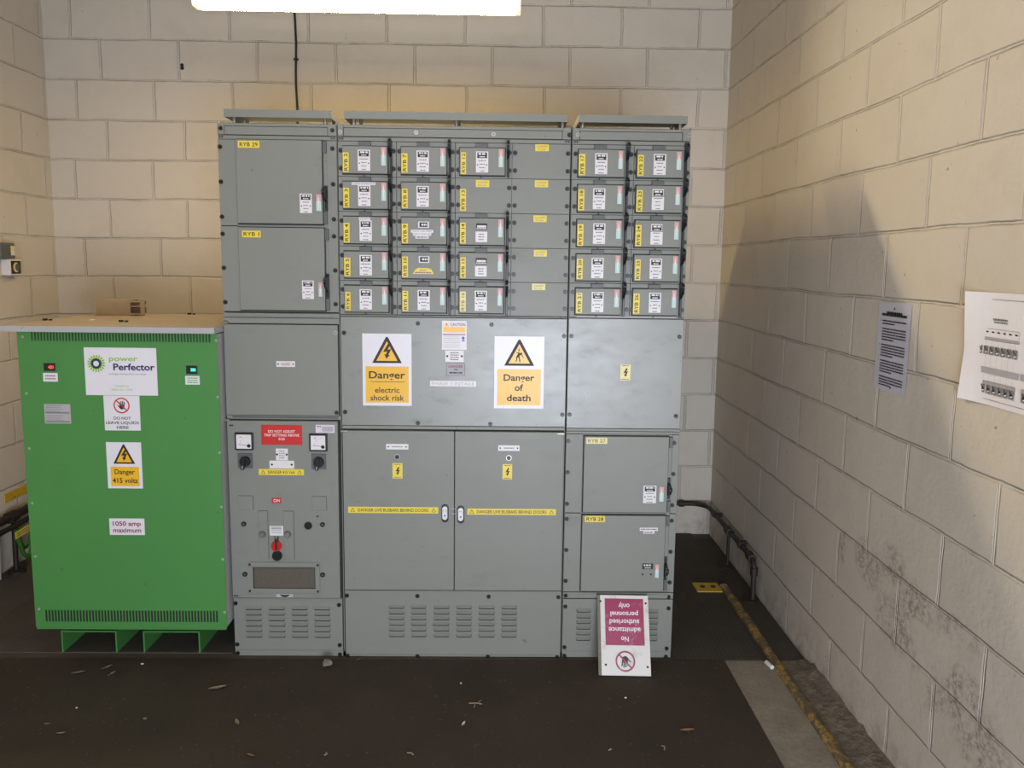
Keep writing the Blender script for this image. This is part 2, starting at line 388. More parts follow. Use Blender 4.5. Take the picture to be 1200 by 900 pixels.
# light concrete strip by the kerb, rough concrete along the right wall
w = MB(); w.box(.90, 1.17, YF, 3.058, 0, .0030, 'concrete'); struct('trim_1', w)
def rough_strip():
    mb = MB(); n, k = 90, 7; vs = []; rr = random.Random(3)
    for i in range(n+1):
        y = -.2+(3.058+.2)*i/n
        edge = 1.31 if y > 2.95 else 1.31
        for j in range(k+1):
            x = 1.185+(edge-1.185)*j/k; t = j/k
            hz = .004+(.020*t*t+.012*rr.random()*(.3+t))*(1 if y < 3.0 else .3)
            if j == 0: hz = 0
            vs.append((x, y, hz))
    mb.add(vs, [(i*(k+1)+j, (i)*(k+1)+j+1, (i+1)*(k+1)+j+1, (i+1)*(k+1)+j) for i in range(n) for j in range(k)], 'rubble', True)
    return mb
struct('trim_2', rough_strip())

def rubber_mat():
    mb = MB(); P = [(-2.05,3.055),(.958,3.055),(.955,-.6),(-2.62,-.6),(-2.60,2.55)]
    n = len(P); vs = [(x,y,.0) for x,y in P]+[(x,y,.006) for x,y in P]
    mb.add(vs, [tuple(range(2*n-1, n-1, -1)), tuple(range(n))]+[(i,(i+1)%n,(i+1)%n+n,i+n) for i in range(n)], 'mat'); return mb
# top face must look up
m_ = rubber_mat()
build('rubber_mat', m_, None, 'large dark rubber mat covering the floor in front of the cabinets', 'mat')
w = MB(); w.box(.742, 1.1425, 3.062, YB-.004, .0005, .006, 'plate'); w.box(1.1425, 1.1944, 3.803, YB-.004, .0005, .006, 'plate')
build('checker_plate', w, None, 'dark chequer plate floor cover between the switchgear and the yellow kerb edging', 'floor plate')
w = MB(); w.box(1.1945, XR-.004, 3.062, 3.60, .0005, .006, 'plate'); w.box(1.1945, XR-.004, 3.60, YB-.1, .0005, .006, 'plate')
build('checker_plate', w, None, 'narrow chequer plate floor cover between the yellow kerb edging and the right wall', 'floor plate')
w = MB(); w.box(-2.30, -1.13, 3.105, YB-.004, .0005, .005, 'dusty_cover')
build('floor_cover', w, None, 'dusty grey brown floor cover under the green cabinet', 'floor plate')

# kerb angle along the right side
def kerb():
    e = empty('kerb_edge', (1.17, 3.0, 0), 'worn yellow steel kerb edging running along the floor near the right wall', 'kerb edging')
    mb = MB(); vs = []; n = 60; prof = [(-.012,.0),(-.012,.014),(-.006,.020),(.010,.022),(.024,.018),(.028,.0)]
    rr = random.Random(5)
    for i in range(n+1):
        y = .2+(3.80-.2)*i/n
        for a, b in prof: vs.append((1.160+a+rr.uniform(-.0015,.0015), y, .004+b+(rr.uniform(-.002,.002) if b else 0)))
    k = len(prof)
    mb.add(vs, [(i*k+j, (i+1)*k+j, (i+1)*k+j+1, i*k+j+1) for i in range(n) for j in range(k-1)]+[tuple(range(k-1,-1,-1)), tuple(n*k+i for i in range(k))], 'worn_yellow', True)
    build('edge_bar', mb, e)
    mb = MB(); p = [atz(*q, .02) for q in [(817,683),(842,683),(843,693),(817,694)]]
    x0, x1 = 1.015, 1.145; y0, y1 = 3.735, 3.845
    mb.box(x0, x1, y0, y1, .0066, .012, 'bright_yellow', .001)
    pl = build('end_plate', mb, e, 'bright yellow end plate with two bolt holes')
    for cx in (x0+.040, x1-.035):
        mb = MB(); mb.cyl((cx,(y0+y1)/2,.0119),(cx,(y0+y1)/2,.016), .013, 'rust', 12); build('bolt', mb, pl)
kerb()

# ------------------------------------------------------------------ shared small parts
def bolt_mesh(r, m1='bolt', m2='bolt'):
    mb = MB(); mb.cyl((0,0,0),(0,-.0022,0), r, m1, 16); mb.cyl((0,-.0022,0),(0,-.0058,0), r*.66, m2, 10, r*.58); mb.disc(0,0,r*.3,-.00585,'black',6)
    me = bpy.data.meshes.new('bolt'); me.from_pydata(mb.v, [], mb.f)
    for m in mb.mats: me.materials.append(m)
    me.polygons.foreach_set('material_index', mb.mi); me.polygons.foreach_set('use_smooth', mb.sm); return me
BOLT = bolt_mesh(.0088); SCREW = bolt_mesh(.0085, 'boltlight', 'boltlight'); SMALL = bolt_mesh(.0045, 'bolt', 'bolt'); HOLE = None
def bolt(parent, x, z, y=None, me=None, name='bolt'):
    y = FY-.0005 if y is None else y
    return link_new(name, me or BOLT, (x, y, z), parent)
def bolts_px(parent, pts, me=None, y=None, name='bolt'):
    for p in pts:
        x, z = at(*p); bolt(parent, x, z, y, me, name)

def slab(mb, x0, x1, z0, z1, y=FY, t=.010, m='grey', bev=.0012): mb.box(x0, x1, y, y+t, z0, z1, m, bev)
def ryb_label(n, x0, x1, z0, z1, y, parent, vertical=True, pale=False):
    mb = MB(); mb.box(x0, x1, y-.0008, y, z0, z1, 'yellow_pale' if pale else 'yellow')
    ink = 'ink_grey' if pale else 'ink'
    if vertical: mb.text('RYB %d' % n, (x0+x1)/2, (z0+z1)/2, (x1-x0)*.56, y-.0012, ink, w=(z1-z0)*.88, rot=1, bold=.6)
    else: mb.text('RYB %d' % n, (x0+x1)/2, (z0+z1)/2, (z1-z0)*.56, y-.0012, ink, w=(x1-x0)*.84, bold=.6)
    return build('number_label', mb, parent, 'yellow label reading RYB %d' % n)
def name_plate(x0, x1, z0, z1, y, parent, seed, header=True, split=False, dots=True):
    mb = MB(); w_ = x1-x0; h = z1-z0
    hz = z1-h*.34
    if split: mb.box(x0, x1, y-.001, y, z0, hz-h*.04, 'white'); mb.box(x0+w_*.03, x1-w_*.05, y-.001, y, hz, z1, 'white')
    else: mb.box(x0, x1, y-.001, y, z0, z1, 'white')
    Y = y-.0014
    if header:
        a, b = x0+w_*.10, x1-w_*.10
        mb.quad(a, b, hz+h*.02, z1-h*.05, Y, 'ink')
        mb.scribble(a+w_*.10, b-w_*.08, z1-h*.12, h*.085, Y-.0003, 'white', seed, .5)
        mb.scribble(a+w_*.18, b-w_*.18, hz+h*.085, h*.05, Y-.0003, 'white', seed+1)
    k = 4
    for i in range(k):
        z = hz-h*.10-(h*.50)*i/(k-1); ww = [.34,.22,.24,.20][i]*w_*random.Random(seed*3+i).uniform(.8,1.15)
        mb.scribble((x0+x1)/2-ww, (x0+x1)/2+ww, z, h*.045, Y, 'ink_grey', seed*7+i)
    if dots:
        for s_ in (-1, 1): mb.disc((x0+x1)/2+s_*w_*.36, hz-h*.30, w_*.055, Y-.0003, 'ink', 10)
    return build('name_plate', mb, parent, 'white engraved name plate with black header')
def status_sticker(x0, x1, z0, z1, y, parent):
    mb = MB(); zm = (z0+z1)/2+.08*(z1-z0); mb.box(x0, x1, y-.0007, y, zm, z1, 'pink'); mb.box(x0, x1, y-.0007, y, z0, zm, 'mint')
    c = (x0+x1)/2; d = (x1-x0)/2
    mb.poly([(c-d*.35,zm),(c+d*.35,zm),(c,z1-.006)], y-.001, 'white'); mb.poly([(c-d*.3,zm),(c,z0+.005),(c+d*.3,zm)], y-.001, 'white')
    return build('status_sticker', mb, parent, 'narrow pink and pale green on-off sticker')

def flag_plate(mb, x0, x1, z0, z1, y, m='white', lines=1, seed=0, ink='ink_grey', holes=True, hh=.2):
    mb.box(x0, x1, y-.001, y, z0, z1, m)
    for i in range(lines):
        z = z1-(z1-z0)*(i+1)/(lines+1)
        mb.scribble(x0+(x1-x0)*.26, x1-(x1-x0)*.26, z, (z1-z0)*hh, y-.0014, ink, seed+i)
    if holes:
        for xx in (x0+(x1-x0)*.10, x1-(x1-x0)*.10): mb.disc(xx, (z0+z1)/2, min((z1-z0)*.14,.0045), y-.0015, 'ink', 10)

# ------------------------------------------------------------------ top lids
def lid(e, x0, x1, studs):
    y0, y1, z0, z1 = FY-.005, 3.31, 2.212, 2.241
    mb = MB(); t = .003
    mb.box(x0, x1, y0, y1, z1-t, z1, 'grey'); mb.box(x0, x1, y0, y0+t, z0, z1-t, 'grey')
    mb.box(x0, x0+t, y0+t, y1-t, z0, z1-t, 'grey'); mb.box(x1-t, x1, y0+t, y1-t, z0, z1-t, 'grey')
    l = build('top_cover', mb, e)
    for x in studs:
        for y in (FY+.03, 3.27):
            m2 = MB(); m2.cyl((x,y,2.186),(x,y,z1-t), .007, 'boltlight', 10); m2.cyl((x,y,z1),(x,y,z1+.006), .010, 'grey', 6); build('stud', m2, l)

def carcass(e, x0, x1):
    mb = MB(); Y = FY+.010
    # hollow body: sides, back, top, base and dark sheet for gap shade
    mb.box(x0, x0+.003, Y, 4.0, 0, 2.186, 'grey'); mb.box(x1-.003, x1, Y, 4.0, 0, 2.186, 'grey')
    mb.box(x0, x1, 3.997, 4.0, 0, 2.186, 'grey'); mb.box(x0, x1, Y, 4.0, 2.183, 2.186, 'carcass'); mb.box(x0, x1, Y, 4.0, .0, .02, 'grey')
    mb.box(x0+.003, x1-.003, Y, Y+.02, 0.0, 2.183, 'gap')
    # upstands round the ventilation opening
    mb.box(x0+.03, x1-.03, FY+.02, FY+.023, 2.186, 2.194, 'grey')
    for sx in (x0+.002, x1-.012): mb.prism([(sx,2.183),(sx+.010,2.183),(sx+(.0 if sx < (x0+x1)/2 else .010),2.199)], FY+.002, FY+.03, 'grey')
    return build('carcass', mb, e)

def top_front(e, x0, x1, pl, pr):
    # corner posts carry the bolts, the rail sits between them
    mb = MB(); slab(mb, x0+.0015, x0+pl, 2.146, 2.190, FY-.002, .012); build('corner_bracket', mb, e); mb = MB(); slab(mb, x1-pr, x1-.0015, 2.146, 2.190, FY-.002, .012); build('corner_bracket', mb, e)
    mb = MB(); slab(mb, x0+pl+.0015, x1-pr-.0015, 2.147, 2.178, FY, .012); build('top_rail', mb, e)
    mb = MB(); mb.box(x0+.002, x1-.002, FY+.002, FY+.012, 2.180, 2.190, 'grey'); slab(mb, x0+.0015, x1-.0015, 2.1295, 2.1440, FY+.002, .009); build('header_rail', mb, e)
    for xa in (x0+.010, x0+.020, x1-.020, x1-.010):
        m2 = MB(); m2.cyl((xa,FY-.002,2.1375),(xa,FY-.0035,2.1375), .0034, 'black', 8); build('rivet', m2, e)

# ------------------------------------------------------------------ big fuse doors (29, 1, 27, 28)
def pan_handle(x, z0, z1, y, parent, zl0, zl1):
    # dark slotted backing strip with a black lever standing out of it
    mb = MB(); mb.box(x-.006, x+.006, y-.004, y+.002, z0, z1, 'black', .001)
    mb.prismx([(y-.004,zl1),(y-.050,zl1-.004),(y-.056,zl1-.020),(y-.044,zl1-.040),(y-.010,zl0+.004),(y-.004,zl0)], x-.0055, x+.0015, 'black')
    mb.cyl((x-.006,y-.05,zl1-.018),(x+.004,y-.05,zl1-.018), .009, 'black', 12)
    return build('handle', mb, parent, 'black lever handle')
def big_door(e, n, x0, x1, z0, z1, lab, plate, stick, hx, hz0, hz1, hl0, hl1, pale=False, kind=0):
    mb = MB(); slab(mb, x0, x1, z0, z1, FY-.014, .020, 'grey', .0018); mb.box(x0-.003, x1+.003, FY-.002, FY+.001, z0-.005, z1+.003, 'gap')
    d = build('fuse_switch_door', mb, e)
    Y = FY-.014
    ryb_label(n, *rect(*lab, FY), Y, d, False, pale)
    if plate:
        r_ = rect(*plate, FY)
        if kind == 1:
            m2 = MB(); m2.box(r_[0], r_[1], Y-.001, Y, r_[2], r_[3], 'ink'); m2.scribble(r_[0]+.006, r_[1]-.006, r_[3]-.007, .006, Y-.0014, 'white', 3, .5); m2.scribble(r_[0]+.010, r_[1]-.010, r_[2]+.006, .004, Y-.0014, 'white', 5)
            build('name_plate', m2, d, 'small black name plate')
            m2 = MB()
            for px in (752.3, 762):
                x, z = at(px, 671.5); m2.cyl((x,Y,z),(x,Y-.001,z), .0045, 'ink', 10)
            build('rivet', m2, d)
            m2 = MB(); a = rect(749,617,770,620.8); b = rect(753.3,620.8,766,624)
            m2.box(a[0],a[1],Y-.001,Y,a[2],a[3],'white'); m2.box(b[0],b[1],Y-.001,Y,b[2],b[3],'white')
            m2.scribble(a[0]+.004,a[1]-.004,(a[2]+a[3])/2,.005,Y-.0014,'ink_grey',8); m2.scribble(b[0]+.004,b[1]-.004,(b[2]+b[3])/2,.005,Y-.0014,'ink_grey',9)
            build('description_label', m2, d, 'two-line white tape label')
        else: name_plate(*r_, Y, d, n)
    status_sticker(*rect(*stick, FY), Y, d)
    pan_handle(hx, hz0, hz1, FY-.002, d, hl0, hl1)
    for (a, b) in ((z1-.046, z1-.002), (z0+.001, z0+.048)):
        m2 = MB(); m2.box(x1+.002, x1+.017, FY-.010, FY, a, b, 'grey_dark', .0012); build('hinge_bracket', m2, d, 'dark grey bracket')
    return d

# ------------------------------------------------------------------ small fuse switch units
ROWP, ROW0 = .1352, 2.128
def lever(x, zt, y, parent):
    mb = MB()
    mb.box(x-.0045, x+.0045, y-.016, y, zt-.128, zt-.058, 'black', .0012)
    mb.box(x-.0030, x+.0030, y-.012, y, zt-.064, zt-.010, 'black', .0008)
    P = [(y-.004,zt+.006),(y-.038,zt+.010),(y-.050,zt+.003),(y-.055,zt-.010),(y-.048,zt-.026),(y-.026,zt-.044),(y-.004,zt-.060)]
    mb.prismx(P, x-.0058, x+.0042, 'black')
    mb.cyl((x-.0062,y-.045,zt-.007),(x+.0046,y-.045,zt-.007), .010, 'black', 14)
    mb.box(x-.0035, x+.0035, y-.013, y-.0005, zt-.0665, zt-.0640, 'boltlight')
    return build('handle', mb, parent, 'black lever handle')
def fuse_unit(e, n, dx0, w_, row, mat='grey', style=0, dz=0.):
    zt = ROW0-row*ROWP
    x0, x1 = dx0, dx0+w_; z1 = zt-.0205; z0 = z1-.104
    mb = MB(); slab(mb, x0, x1, z0, z1, FY-.016, .022, mat, .0016); mb.box(x0-.003, x1+.003, FY-.001, FY+.001, z0-.004, z1+.004, 'gap')
    mb.cyl(((x0+x1)/2-.005,FY,z0-.008),((x0+x1)/2-.005,FY-.006,z0-.008), .003, 'bolt', 8)
    d = build('fuse_switch_door', mb, e)
    Y = FY-.016
    m2 = MB(); m2.box(x0+.062, x0+.110, FY-.012, FY, z1+.001, z1+.019, 'grey_dark', .0015); build('latch_tab', m2, d, 'dark grey latch tab')
    lw = .024
    ryb_label(n, x0+.001+R.uniform(0,.004), x0+.001+lw+R.uniform(0,.002), z0+.003+R.uniform(-.002,.004), z0+.003+(.076 if n < 10 else .083), Y, d, True, n in (16,))
    px0 = x0+.062+R.uniform(-.002,.003); pw = .048
    if style == 0:
        m = name_plate(px0, px0+pw, z0+.010, z1-.014, Y, d, n)
    elif style == 1:      # header plate and three stepped white tapes
        m2 = MB(); m2.box(px0+.005, px0+.047, Y-.001, Y, z1-.040, z1-.016, 'white'); m2.quad(px0+.010, px0+.042, z1-.037, z1-.019, Y-.0014, 'ink'); m2.scribble(px0+.018, px0+.040, z1-.028, .008, Y-.0017, 'white', 4, .3)
        build('name_plate', m2, d, 'small black and white name plate')
        m2 = MB(); zc = z1-.048
        for i, (a, t) in enumerate(((.044,'MULTI CAR PARK'),(.036,'FIRST FLOOR'),(.026,None))):
            c = px0+.020; m2.box(c-a, c+a, Y-.001, Y, zc-.0115, zc, 'white')
            if t: m2.text(t, c, zc-.0057, .0062, Y-.0014, 'ink_grey', w=a*1.8)
            else: m2.scribble(c-a*.8, c+a*.8, zc-.0057, .005, Y-.0014, 'ink_grey', 2)
            zc -= .0115
        build('description_label', m2, d, 'white stepped label reading MULTI CAR PARK FIRST FLOOR')
    elif style == 2:      # header plate and yellow tape
        m2 = MB(); m2.box(px0+.005, px0+.047, Y-.001, Y, z1-.042, z1-.016, 'white'); m2.quad(px0+.010, px0+.042, z1-.038, z1-.019, Y-.0014, 'ink'); m2.scribble(px0+.018, px0+.040, z1-.028, .008, Y-.0017, 'white', 4, .3)
        build('name_plate', m2, d, 'small black and white name plate')
        m2 = MB(); c = px0+.022; m2.poly([(c-.042,z0+.018),(c+.042,z0+.018),(c+.034,z0+.036),(c+.018,z0+.042),(c-.020,z0+.042),(c-.030,z0+.036)], Y-.0008, 'yellow'); m2.text('SPARE', c, z0+.034, .007, Y-.0014, 'ink_grey'); m2.scribble(c-.032, c+.032, z0+.024, .005, Y-.0014, 'ink_grey', 6)
        build('description_label', m2, d, 'yellow tape label reading SPARE')
    elif style == 3:      # header plate and separate white plate
        m2 = MB(); m2.box(px0+.002, px0+.046, Y-.001, Y, z1-.044, z1-.020, 'ink'); m2.quad(px0+.006, px0+.042, z1-.036, z1-.028, Y-.0014, 'white'); m2.scribble(px0+.004, px0+.044, z1-.040, .004, Y-.0014, 'white', 7)
        build('name_plate', m2, d, 'small black and white name plate')
        m2 = MB(); flag_plate(m2, px0, px0+.046, z0+.011, z0+.052, Y, 'white', 3, n, 'ink_grey', False, .1); build('description_label', m2, d, 'white description plate')
    elif style == 4:
        m = name_plate(px0, px0+pw, z0+.010, z1-.014, Y, d, n, True, True, False)
    if n in (3, 4):
        m2 = MB(); a = (x0+.036, x0+.128) if n == 3 else (x0+.062, x0+.106)
        m2.box(a[0], a[1], Y-.0008, Y, z1-.013, z1-.003, 'white'); m2.scribble(a[0]+.003, a[1]-.003, z1-.008, .005, Y-.0012, 'ink_faint', 11); build('tape_label', m2, d, 'short white tape label')
    status_sticker(x1-.024+R.uniform(-.001,.001), x1-.007, z1-.073, z1-.004, Y, d)
    lever(x1+.013, zt-.004, FY, d)
    return d

# ================================================================== LEFT CABINET
A0, A1, B0, B1, C0, C1 = -1.113, -.6500, -.6465, .2650, .2695, .7370
e = LC = empty('switchgear_cabinet', ((A0+A1)/2, 3.5, 0), 'narrow grey switchgear cabinet with two meters, standing against the bright green cabinet', 'switchgear cabinet')
carcass(e, A0, A1); top_front(e, A0, A1, .026, .034); lid(e, -1.083, -.668, (-1.055, -.70))
zb = 1.796
mb = MB(); slab(mb, A0+.001, -1.0435, zb+.0015, 2.1275); slab(mb, A0+.001, -1.0435, 1.459, zb-.0015); slab(mb, -.690, A1-.001, 1.459, 2.1275); mb.box(-1.0435,-.690,FY+.003,FY+.010,1.459,2.1275,'grey'); build('front_frame', mb, e)
big_door(e, 29, -1.0390, -.7065, 1.8065, 2.1270, (280,165.5,305.5,174), (352.2,227.3,366.7,250), (371.5,228,377.5,247.5), -.6935, 1.858, 1.955, 1.892, 1.945)
big_door(e, 1, -1.0390, -.7025, 1.4660, 1.7905, (285,270.3,307,278.4), (355,328.5,369,350.3), (374.3,331,378.5,347.5), -.6925, 1.517, 1.612, 1.540, 1.600)
mb = MB(); slab(mb, A0+.001, A1-.001, 1.4355, 1.4535); slab(mb, -1.093, -.672, 1.4405, 1.4520, FY-.004, .01); slab(mb, A0+.001, A1-.001, 1.4115, 1.4335); build('middle_rail', mb, e)
mb = MB(); slab(mb, A0+.001, A1-.008, 1.0385, 1.4070, FY-.002, .012); pnl = build('blank_panel', mb, e)
mb = MB(); flag_plate(mb, *rect(324,423,346,430), FY-.002, 'white', 2, 4, 'ink_maroon', True, .12); build('name_plate', mb, pnl, 'small white plate with faint red text')
mb = MB(); slab(mb, A0+.001, A1-.001, 1.0205, 1.0365, FY+.002, .008); slab(mb, -1.090, -.660, 1.0255, 1.0335, FY, .008, 'grey_dark'); build('lower_rail', mb, e)
mb = MB()
for (px, py) in ((265.5,377.8),(268,492)):
    x, z = at(px, py); mb.cyl((x-.012,FY-.006,z),(x+.008,FY-.006,z), .007, 'boltlight', 12)
build('hinge_pin', mb, e, 'pale hinge pin')
# breaker panel
BY = FY-.012
mb = MB(); slab(mb, -1.1085, A1-.012, .2640, 1.0160, BY, .022, 'grey', .002); bp = build('breaker_panel', mb, e)
def ammeter(box, nm):
    x0, x1, z0, z1 = rect(*box); mb = MB()
    mb.box(x0, x1, BY-.012, BY, z0, z1, 'black', .002); i = .007
    mb.box(x0+i, x1-i, BY-.0135, BY-.012, z0+i, z1-i, 'white'); Y = BY-.0139; w_ = x1-x0
    mb.disc(x1-i-.010, z0+i+.012, .0075, Y-.0003, 'black', 14); mb.line((x1-i-.014, z0+i+.014), (x0+i+.008, z0+i+.018), .0014, Y, 'ink')
    cx, cz = x1-.02, z0+.022
    for k in range(9):
        a = math.pi/2+math.pi/2*k/8+.02; r0, r1 = w_*.42, w_*.47
        mb.line((cx+r0*math.cos(a), cz+r0*math.sin(a)), (cx+r1*math.cos(a), cz+r1*math.sin(a)), .001, Y, 'ink_grey')
    mb.scribble(x0+i+.012, x0+i+.022, z1-i-.010, .003, Y, 'ink_grey', 1)
    o = build('ammeter', mb, bp, 'square black-framed meter with white dial')
def selector(box):
    x0, x1, z0, z1 = rect(*box); mb = MB(); mb.box(x0, x1, BY-.006, BY, z0, z1, 'grey_dark', .001)
    cx, cz = (x0+x1)/2+.001, (z0+z1)/2-.002; mb.cyl((cx,BY-.006,cz),(cx,BY-.020,cz), .022, 'black', 24, .020)
    mb.prism([(cx-.010,cz-.026),(cx+.002,cz-.028),(cx+.010,cz+.020),(cx-.002,cz+.022)], BY-.040, BY-.020, 'black')
    mb.line((cx-.003,cz-.024),(cx-.001,cz-.010), .0035, BY-.0404, 'ink_faint'); build('selector_switch', mb, bp, 'black rotary selector switch on dark square plate')
ammeter((277,505.7,299,526.2), 0); ammeter((363.7,507,385,527.5), 1); selector((280,530,297.8,547.4)); selector((366,530.8,383.2,548.4))
x0,x1,z0,z1 = rect(307,497,355.2,520.6); mb = MB(); mb.box(x0,x1,BY-.002,BY,z0,z1,'red'); c = (x0+x1)/2; H = z1-z0
mb.text('DO NOT ADJUST', c, z1-H*.32, H*.125, BY-.0024, 'white', w=(x1-x0)*.66, bold=.6); mb.text('TRIP SETTING ABOVE', c, z1-H*.51, H*.125, BY-.0024, 'white', w=(x1-x0)*.86, bold=.6); mb.text('0.55', c, z1-H*.70, H*.125, BY-.0024, 'white', bold=.6)
build('warning_label', mb, bp, 'red label reading DO NOT ADJUST TRIP SETTING ABOVE 0.55')
mb = MB(); flag_plate(mb, *rect(324.2,524.8,338.5,538.6), BY, 'white', 4, 8, 'ink_grey', True, .07); build('name_plate', mb, bp, 'small white plate with print')
mb = MB(); flag_plate(mb, *rect(316.8,538.8,345.8,548.2), BY, 'white', 0, 8); build('name_plate', mb, bp, 'blank white plate with two screws')
def yellow_strip(box, t, y, parent, nm):
    x0,x1,z0,z1 = rect(*box); mb = MB(); mb.box(x0,x1,y-.001,y,z0,z1,'yellow'); H = z1-z0; W = x1-x0; k = H*.95
    for cx in (x0+k*.75, x1-k*.75):
        mb.tri_sign(cx, (z0+z1)/2, H*.72, y-.0013, 'yellow', 'ink', H*.6)
    mb.text(t, (x0+x1)/2, (z0+z1)/2, H*.50, y-.0013, 'ink', w=W-k*3.2, bold=.4); build('warning_label', mb, parent, 'yellow tape reading '+t)
yellow_strip((304.3,548.6,357.2,556), 'DANGER 415 Volt', BY, bp, '')
mb = MB(); x0,x1,z0,z1 = rect(370.7,497,393,506.6); mb.box(x0,x1,BY-.001,BY,z0,z1,'paper_lilac'); mb.scribble(x0+.004,x0+.022,z1-.007,.004,BY-.0013,'ink_maroon',3); mb.quad(x0+.026,x1-.006,z0+.006,z1-.007,BY-.0013,'ink_faint'); build('small_sticker', mb, bp, 'small pale lilac sticker')
mb = MB(); x0,x1,z0,z1 = rect(319.4,582.2,330.6,588.6); mb.box(x0,x1,BY-.001,BY,z0,z1,'red'); mb.text('ON',(x0+x1)/2+.001,(z0+z1)/2,.012,BY-.0013,'white',bold=1); build('indicator_window', mb, bp, 'small red flag reading ON')
for b in ((280,579.5,298.4,596.4),(366.5,580.2,384,597.2)):
    mb = MB(); x0,x1,z0,z1 = rect(*b); mb.box(x0,x1,BY-.0006,BY,z0,z1,'grey_dark'); mb.box(x0+.001,x1-.0022,BY-.0018,BY,z0+.001,z1-.0022,'grey')
    build('blanking_plate', mb, bp)
for b in ((303.8,597.6,316.0,653.4),(333.2,597.9,346.0,653.6)):
    mb = MB(); x0,x1,z0,z1 = rect(*b); mb.box(x0-.001,x1+.0022,BY-.0006,BY,z0-.001,z1+.0022,'grey_dark'); mb.box(x0,x1,BY-.003,BY,z0,z1,'grey',.0008); build('cover_strip', mb, bp)
for px in (309, 338.4):
    mb = MB(); x,z = at(px, 624.4); mb.cyl((x,BY-.003,z),(x,BY-.008,z),.014,'grey_dark',18); mb.cyl((x,BY-.008,z),(x,BY-.013,z),.010,'boltlight',18); build('push_button', mb, bp, 'round metal push button')
mb = MB(); x0,x1,z0,z1 = rect(317,615,333,626.4); mb.box(x0,x1,BY-.001,BY,z0,z1,'white')
for i in range(5): mb.scribble(x0+.006,x1-.006,z1-.006-.0062*i,.003,BY-.0014,'ink' if i < 2 else 'ink_faint',i)
build('small_sticker', mb, bp, 'small white printed sticker')
mb = MB(); x,z = at(325.5,638.2); mb.cyl((x,BY,z),(x,BY-.010,z),.0215,'red_knob',24); mb.box(x-.003,x+.003,BY-.016,BY-.008,z-.014,z+.030,'gap',.001); mb.box(x-.009,x-.004,BY-.006,BY,z+.016,z+.040,'grey_dark'); mb.box(x+.004,x+.008,BY-.006,BY,z+.016,z+.040,'rust'); build('trip_knob', mb, bp, 'round red trip knob')
mb = MB(); x,z = at(326.2,649.6); mb.cyl((x,BY,z),(x,BY-.009,z),.0205,'black',24); build('charging_knob', mb, bp, 'round black knob')
for (px,py,r) in ((287,612.7,.0100),(362.2,614.7,.0160),(378.9,613.3,.0100),(373,603.8,.0034),(288.4,671.3,.0100),(379,672,.0100)):
    mb = MB(); x,z = at(px,py); mb.cyl((x,BY,z),(x,BY-.005,z),r,'black',20); mb.disc(x,z,r*.45,BY-.0053,'gap' if r > .012 else 'grey_dark',12) if r < .012 else None; build('cap_plug', mb, bp, 'round black plug')
x0,x1,z0,z1 = rect(291.8,656.9,376.2,693.2); X0,X1,Z0,Z1 = rect(297.8,662.7,370.9,688)
mb = MB(); mb.box(x0,x1,BY-.006,BY,Z1,z1,'grey',.001); mb.box(x0,x1,BY-.006,BY,z0,Z0,'grey',.001); mb.box(x0,X0,BY-.006,BY,Z0,Z1,'grey'); mb.box(X1,x1,BY-.006,BY,Z0,Z1,'grey')
fr = build('window_frame', mb, bp)
mb = MB(); mb.box(X0,X1,BY-.002,BY-.0004,Z0,Z1,'mesh_pane'); mb.box(X0,X0+.003,BY-.0045,BY-.001,Z0,Z1,'gap'); mb.box(X0,X1,BY-.0045,BY-.001,Z1-.003,Z1,'gap'); mb.box(X0,X1,BY-.0045,BY-.001,Z0,Z0+.002,'gap'); mb.box(X1-.003,X1,BY-.0045,BY-.001,Z0,Z1,'gap'); build('window_pane', mb, bp, 'brown dusty inspection window')
for q in ((294.3,659.5),(373.5,660.3),(294.6,690.3),(373.8,691)):
    x,z = at(*q); bolt(bp, x, z, BY-.006, SMALL, 'screw')
mb = MB(); x0,x1,z0,z1 = rect(325,694.6,344.6,698.3); mb.box(x0,x1,BY-.001,BY,z0,z1,'galv'); c = (x0+x1)/2; mb.poly([(c-.022,z1-.002),(c-.012,z0+.003),(c,z0+.0005),(c+.012,z0+.003),(c+.022,z1-.002),(c,z1-.004)],BY-.0014,'black'); build('pull_recess', mb, bp, 'small curved finger pull')
for q in ((271,497.7),(273.5,497.7),(276.5,696.5),(279.2,696.5)):
    m2 = MB(); x,z = at(*q); m2.cyl((x,BY,z),(x,BY-.0015,z),.0036,'black',8); build('rivet', m2, bp)
# louvred plinth
mb = MB(); slab(mb, A0+.004, A1-.006, .030, .2590, FY-.002, .012); slab(mb, A0+.004, A1-.006, .003, .0285, FY, .010)
for c0, c1 in ((288,307.6),(315,334.8),(341.8,361.4),(368.2,387.6)):
    xa, _ = at(c0, 727); xb, _ = at(c1, 727)
    for k in range(6): mb.louvre(xa, xb, at(300, 711.2+6.45*k)[1], .0115, FY-.002, 'grey')
pl = build('louvred_plinth', mb, e)
bolts_px(e, [(258.5,150.2),(257.8,172),(259,213),(260.2,254),(261,274),(262.5,314),(264.2,354),(389.6,152.8),(389.6,174.2),(390.4,216),(391.3,257),(391.5,277),(393,317),(393.4,356.5),(394.5,483.5)])
bolts_px(e, [(393.5,390)], SCREW)
bolts_px(e, [(276.5,706.6),(278.5,754.6),(279,765),(397.5,708.5),(398.4,755.5),(398.6,766.5)], y=FY-.003)

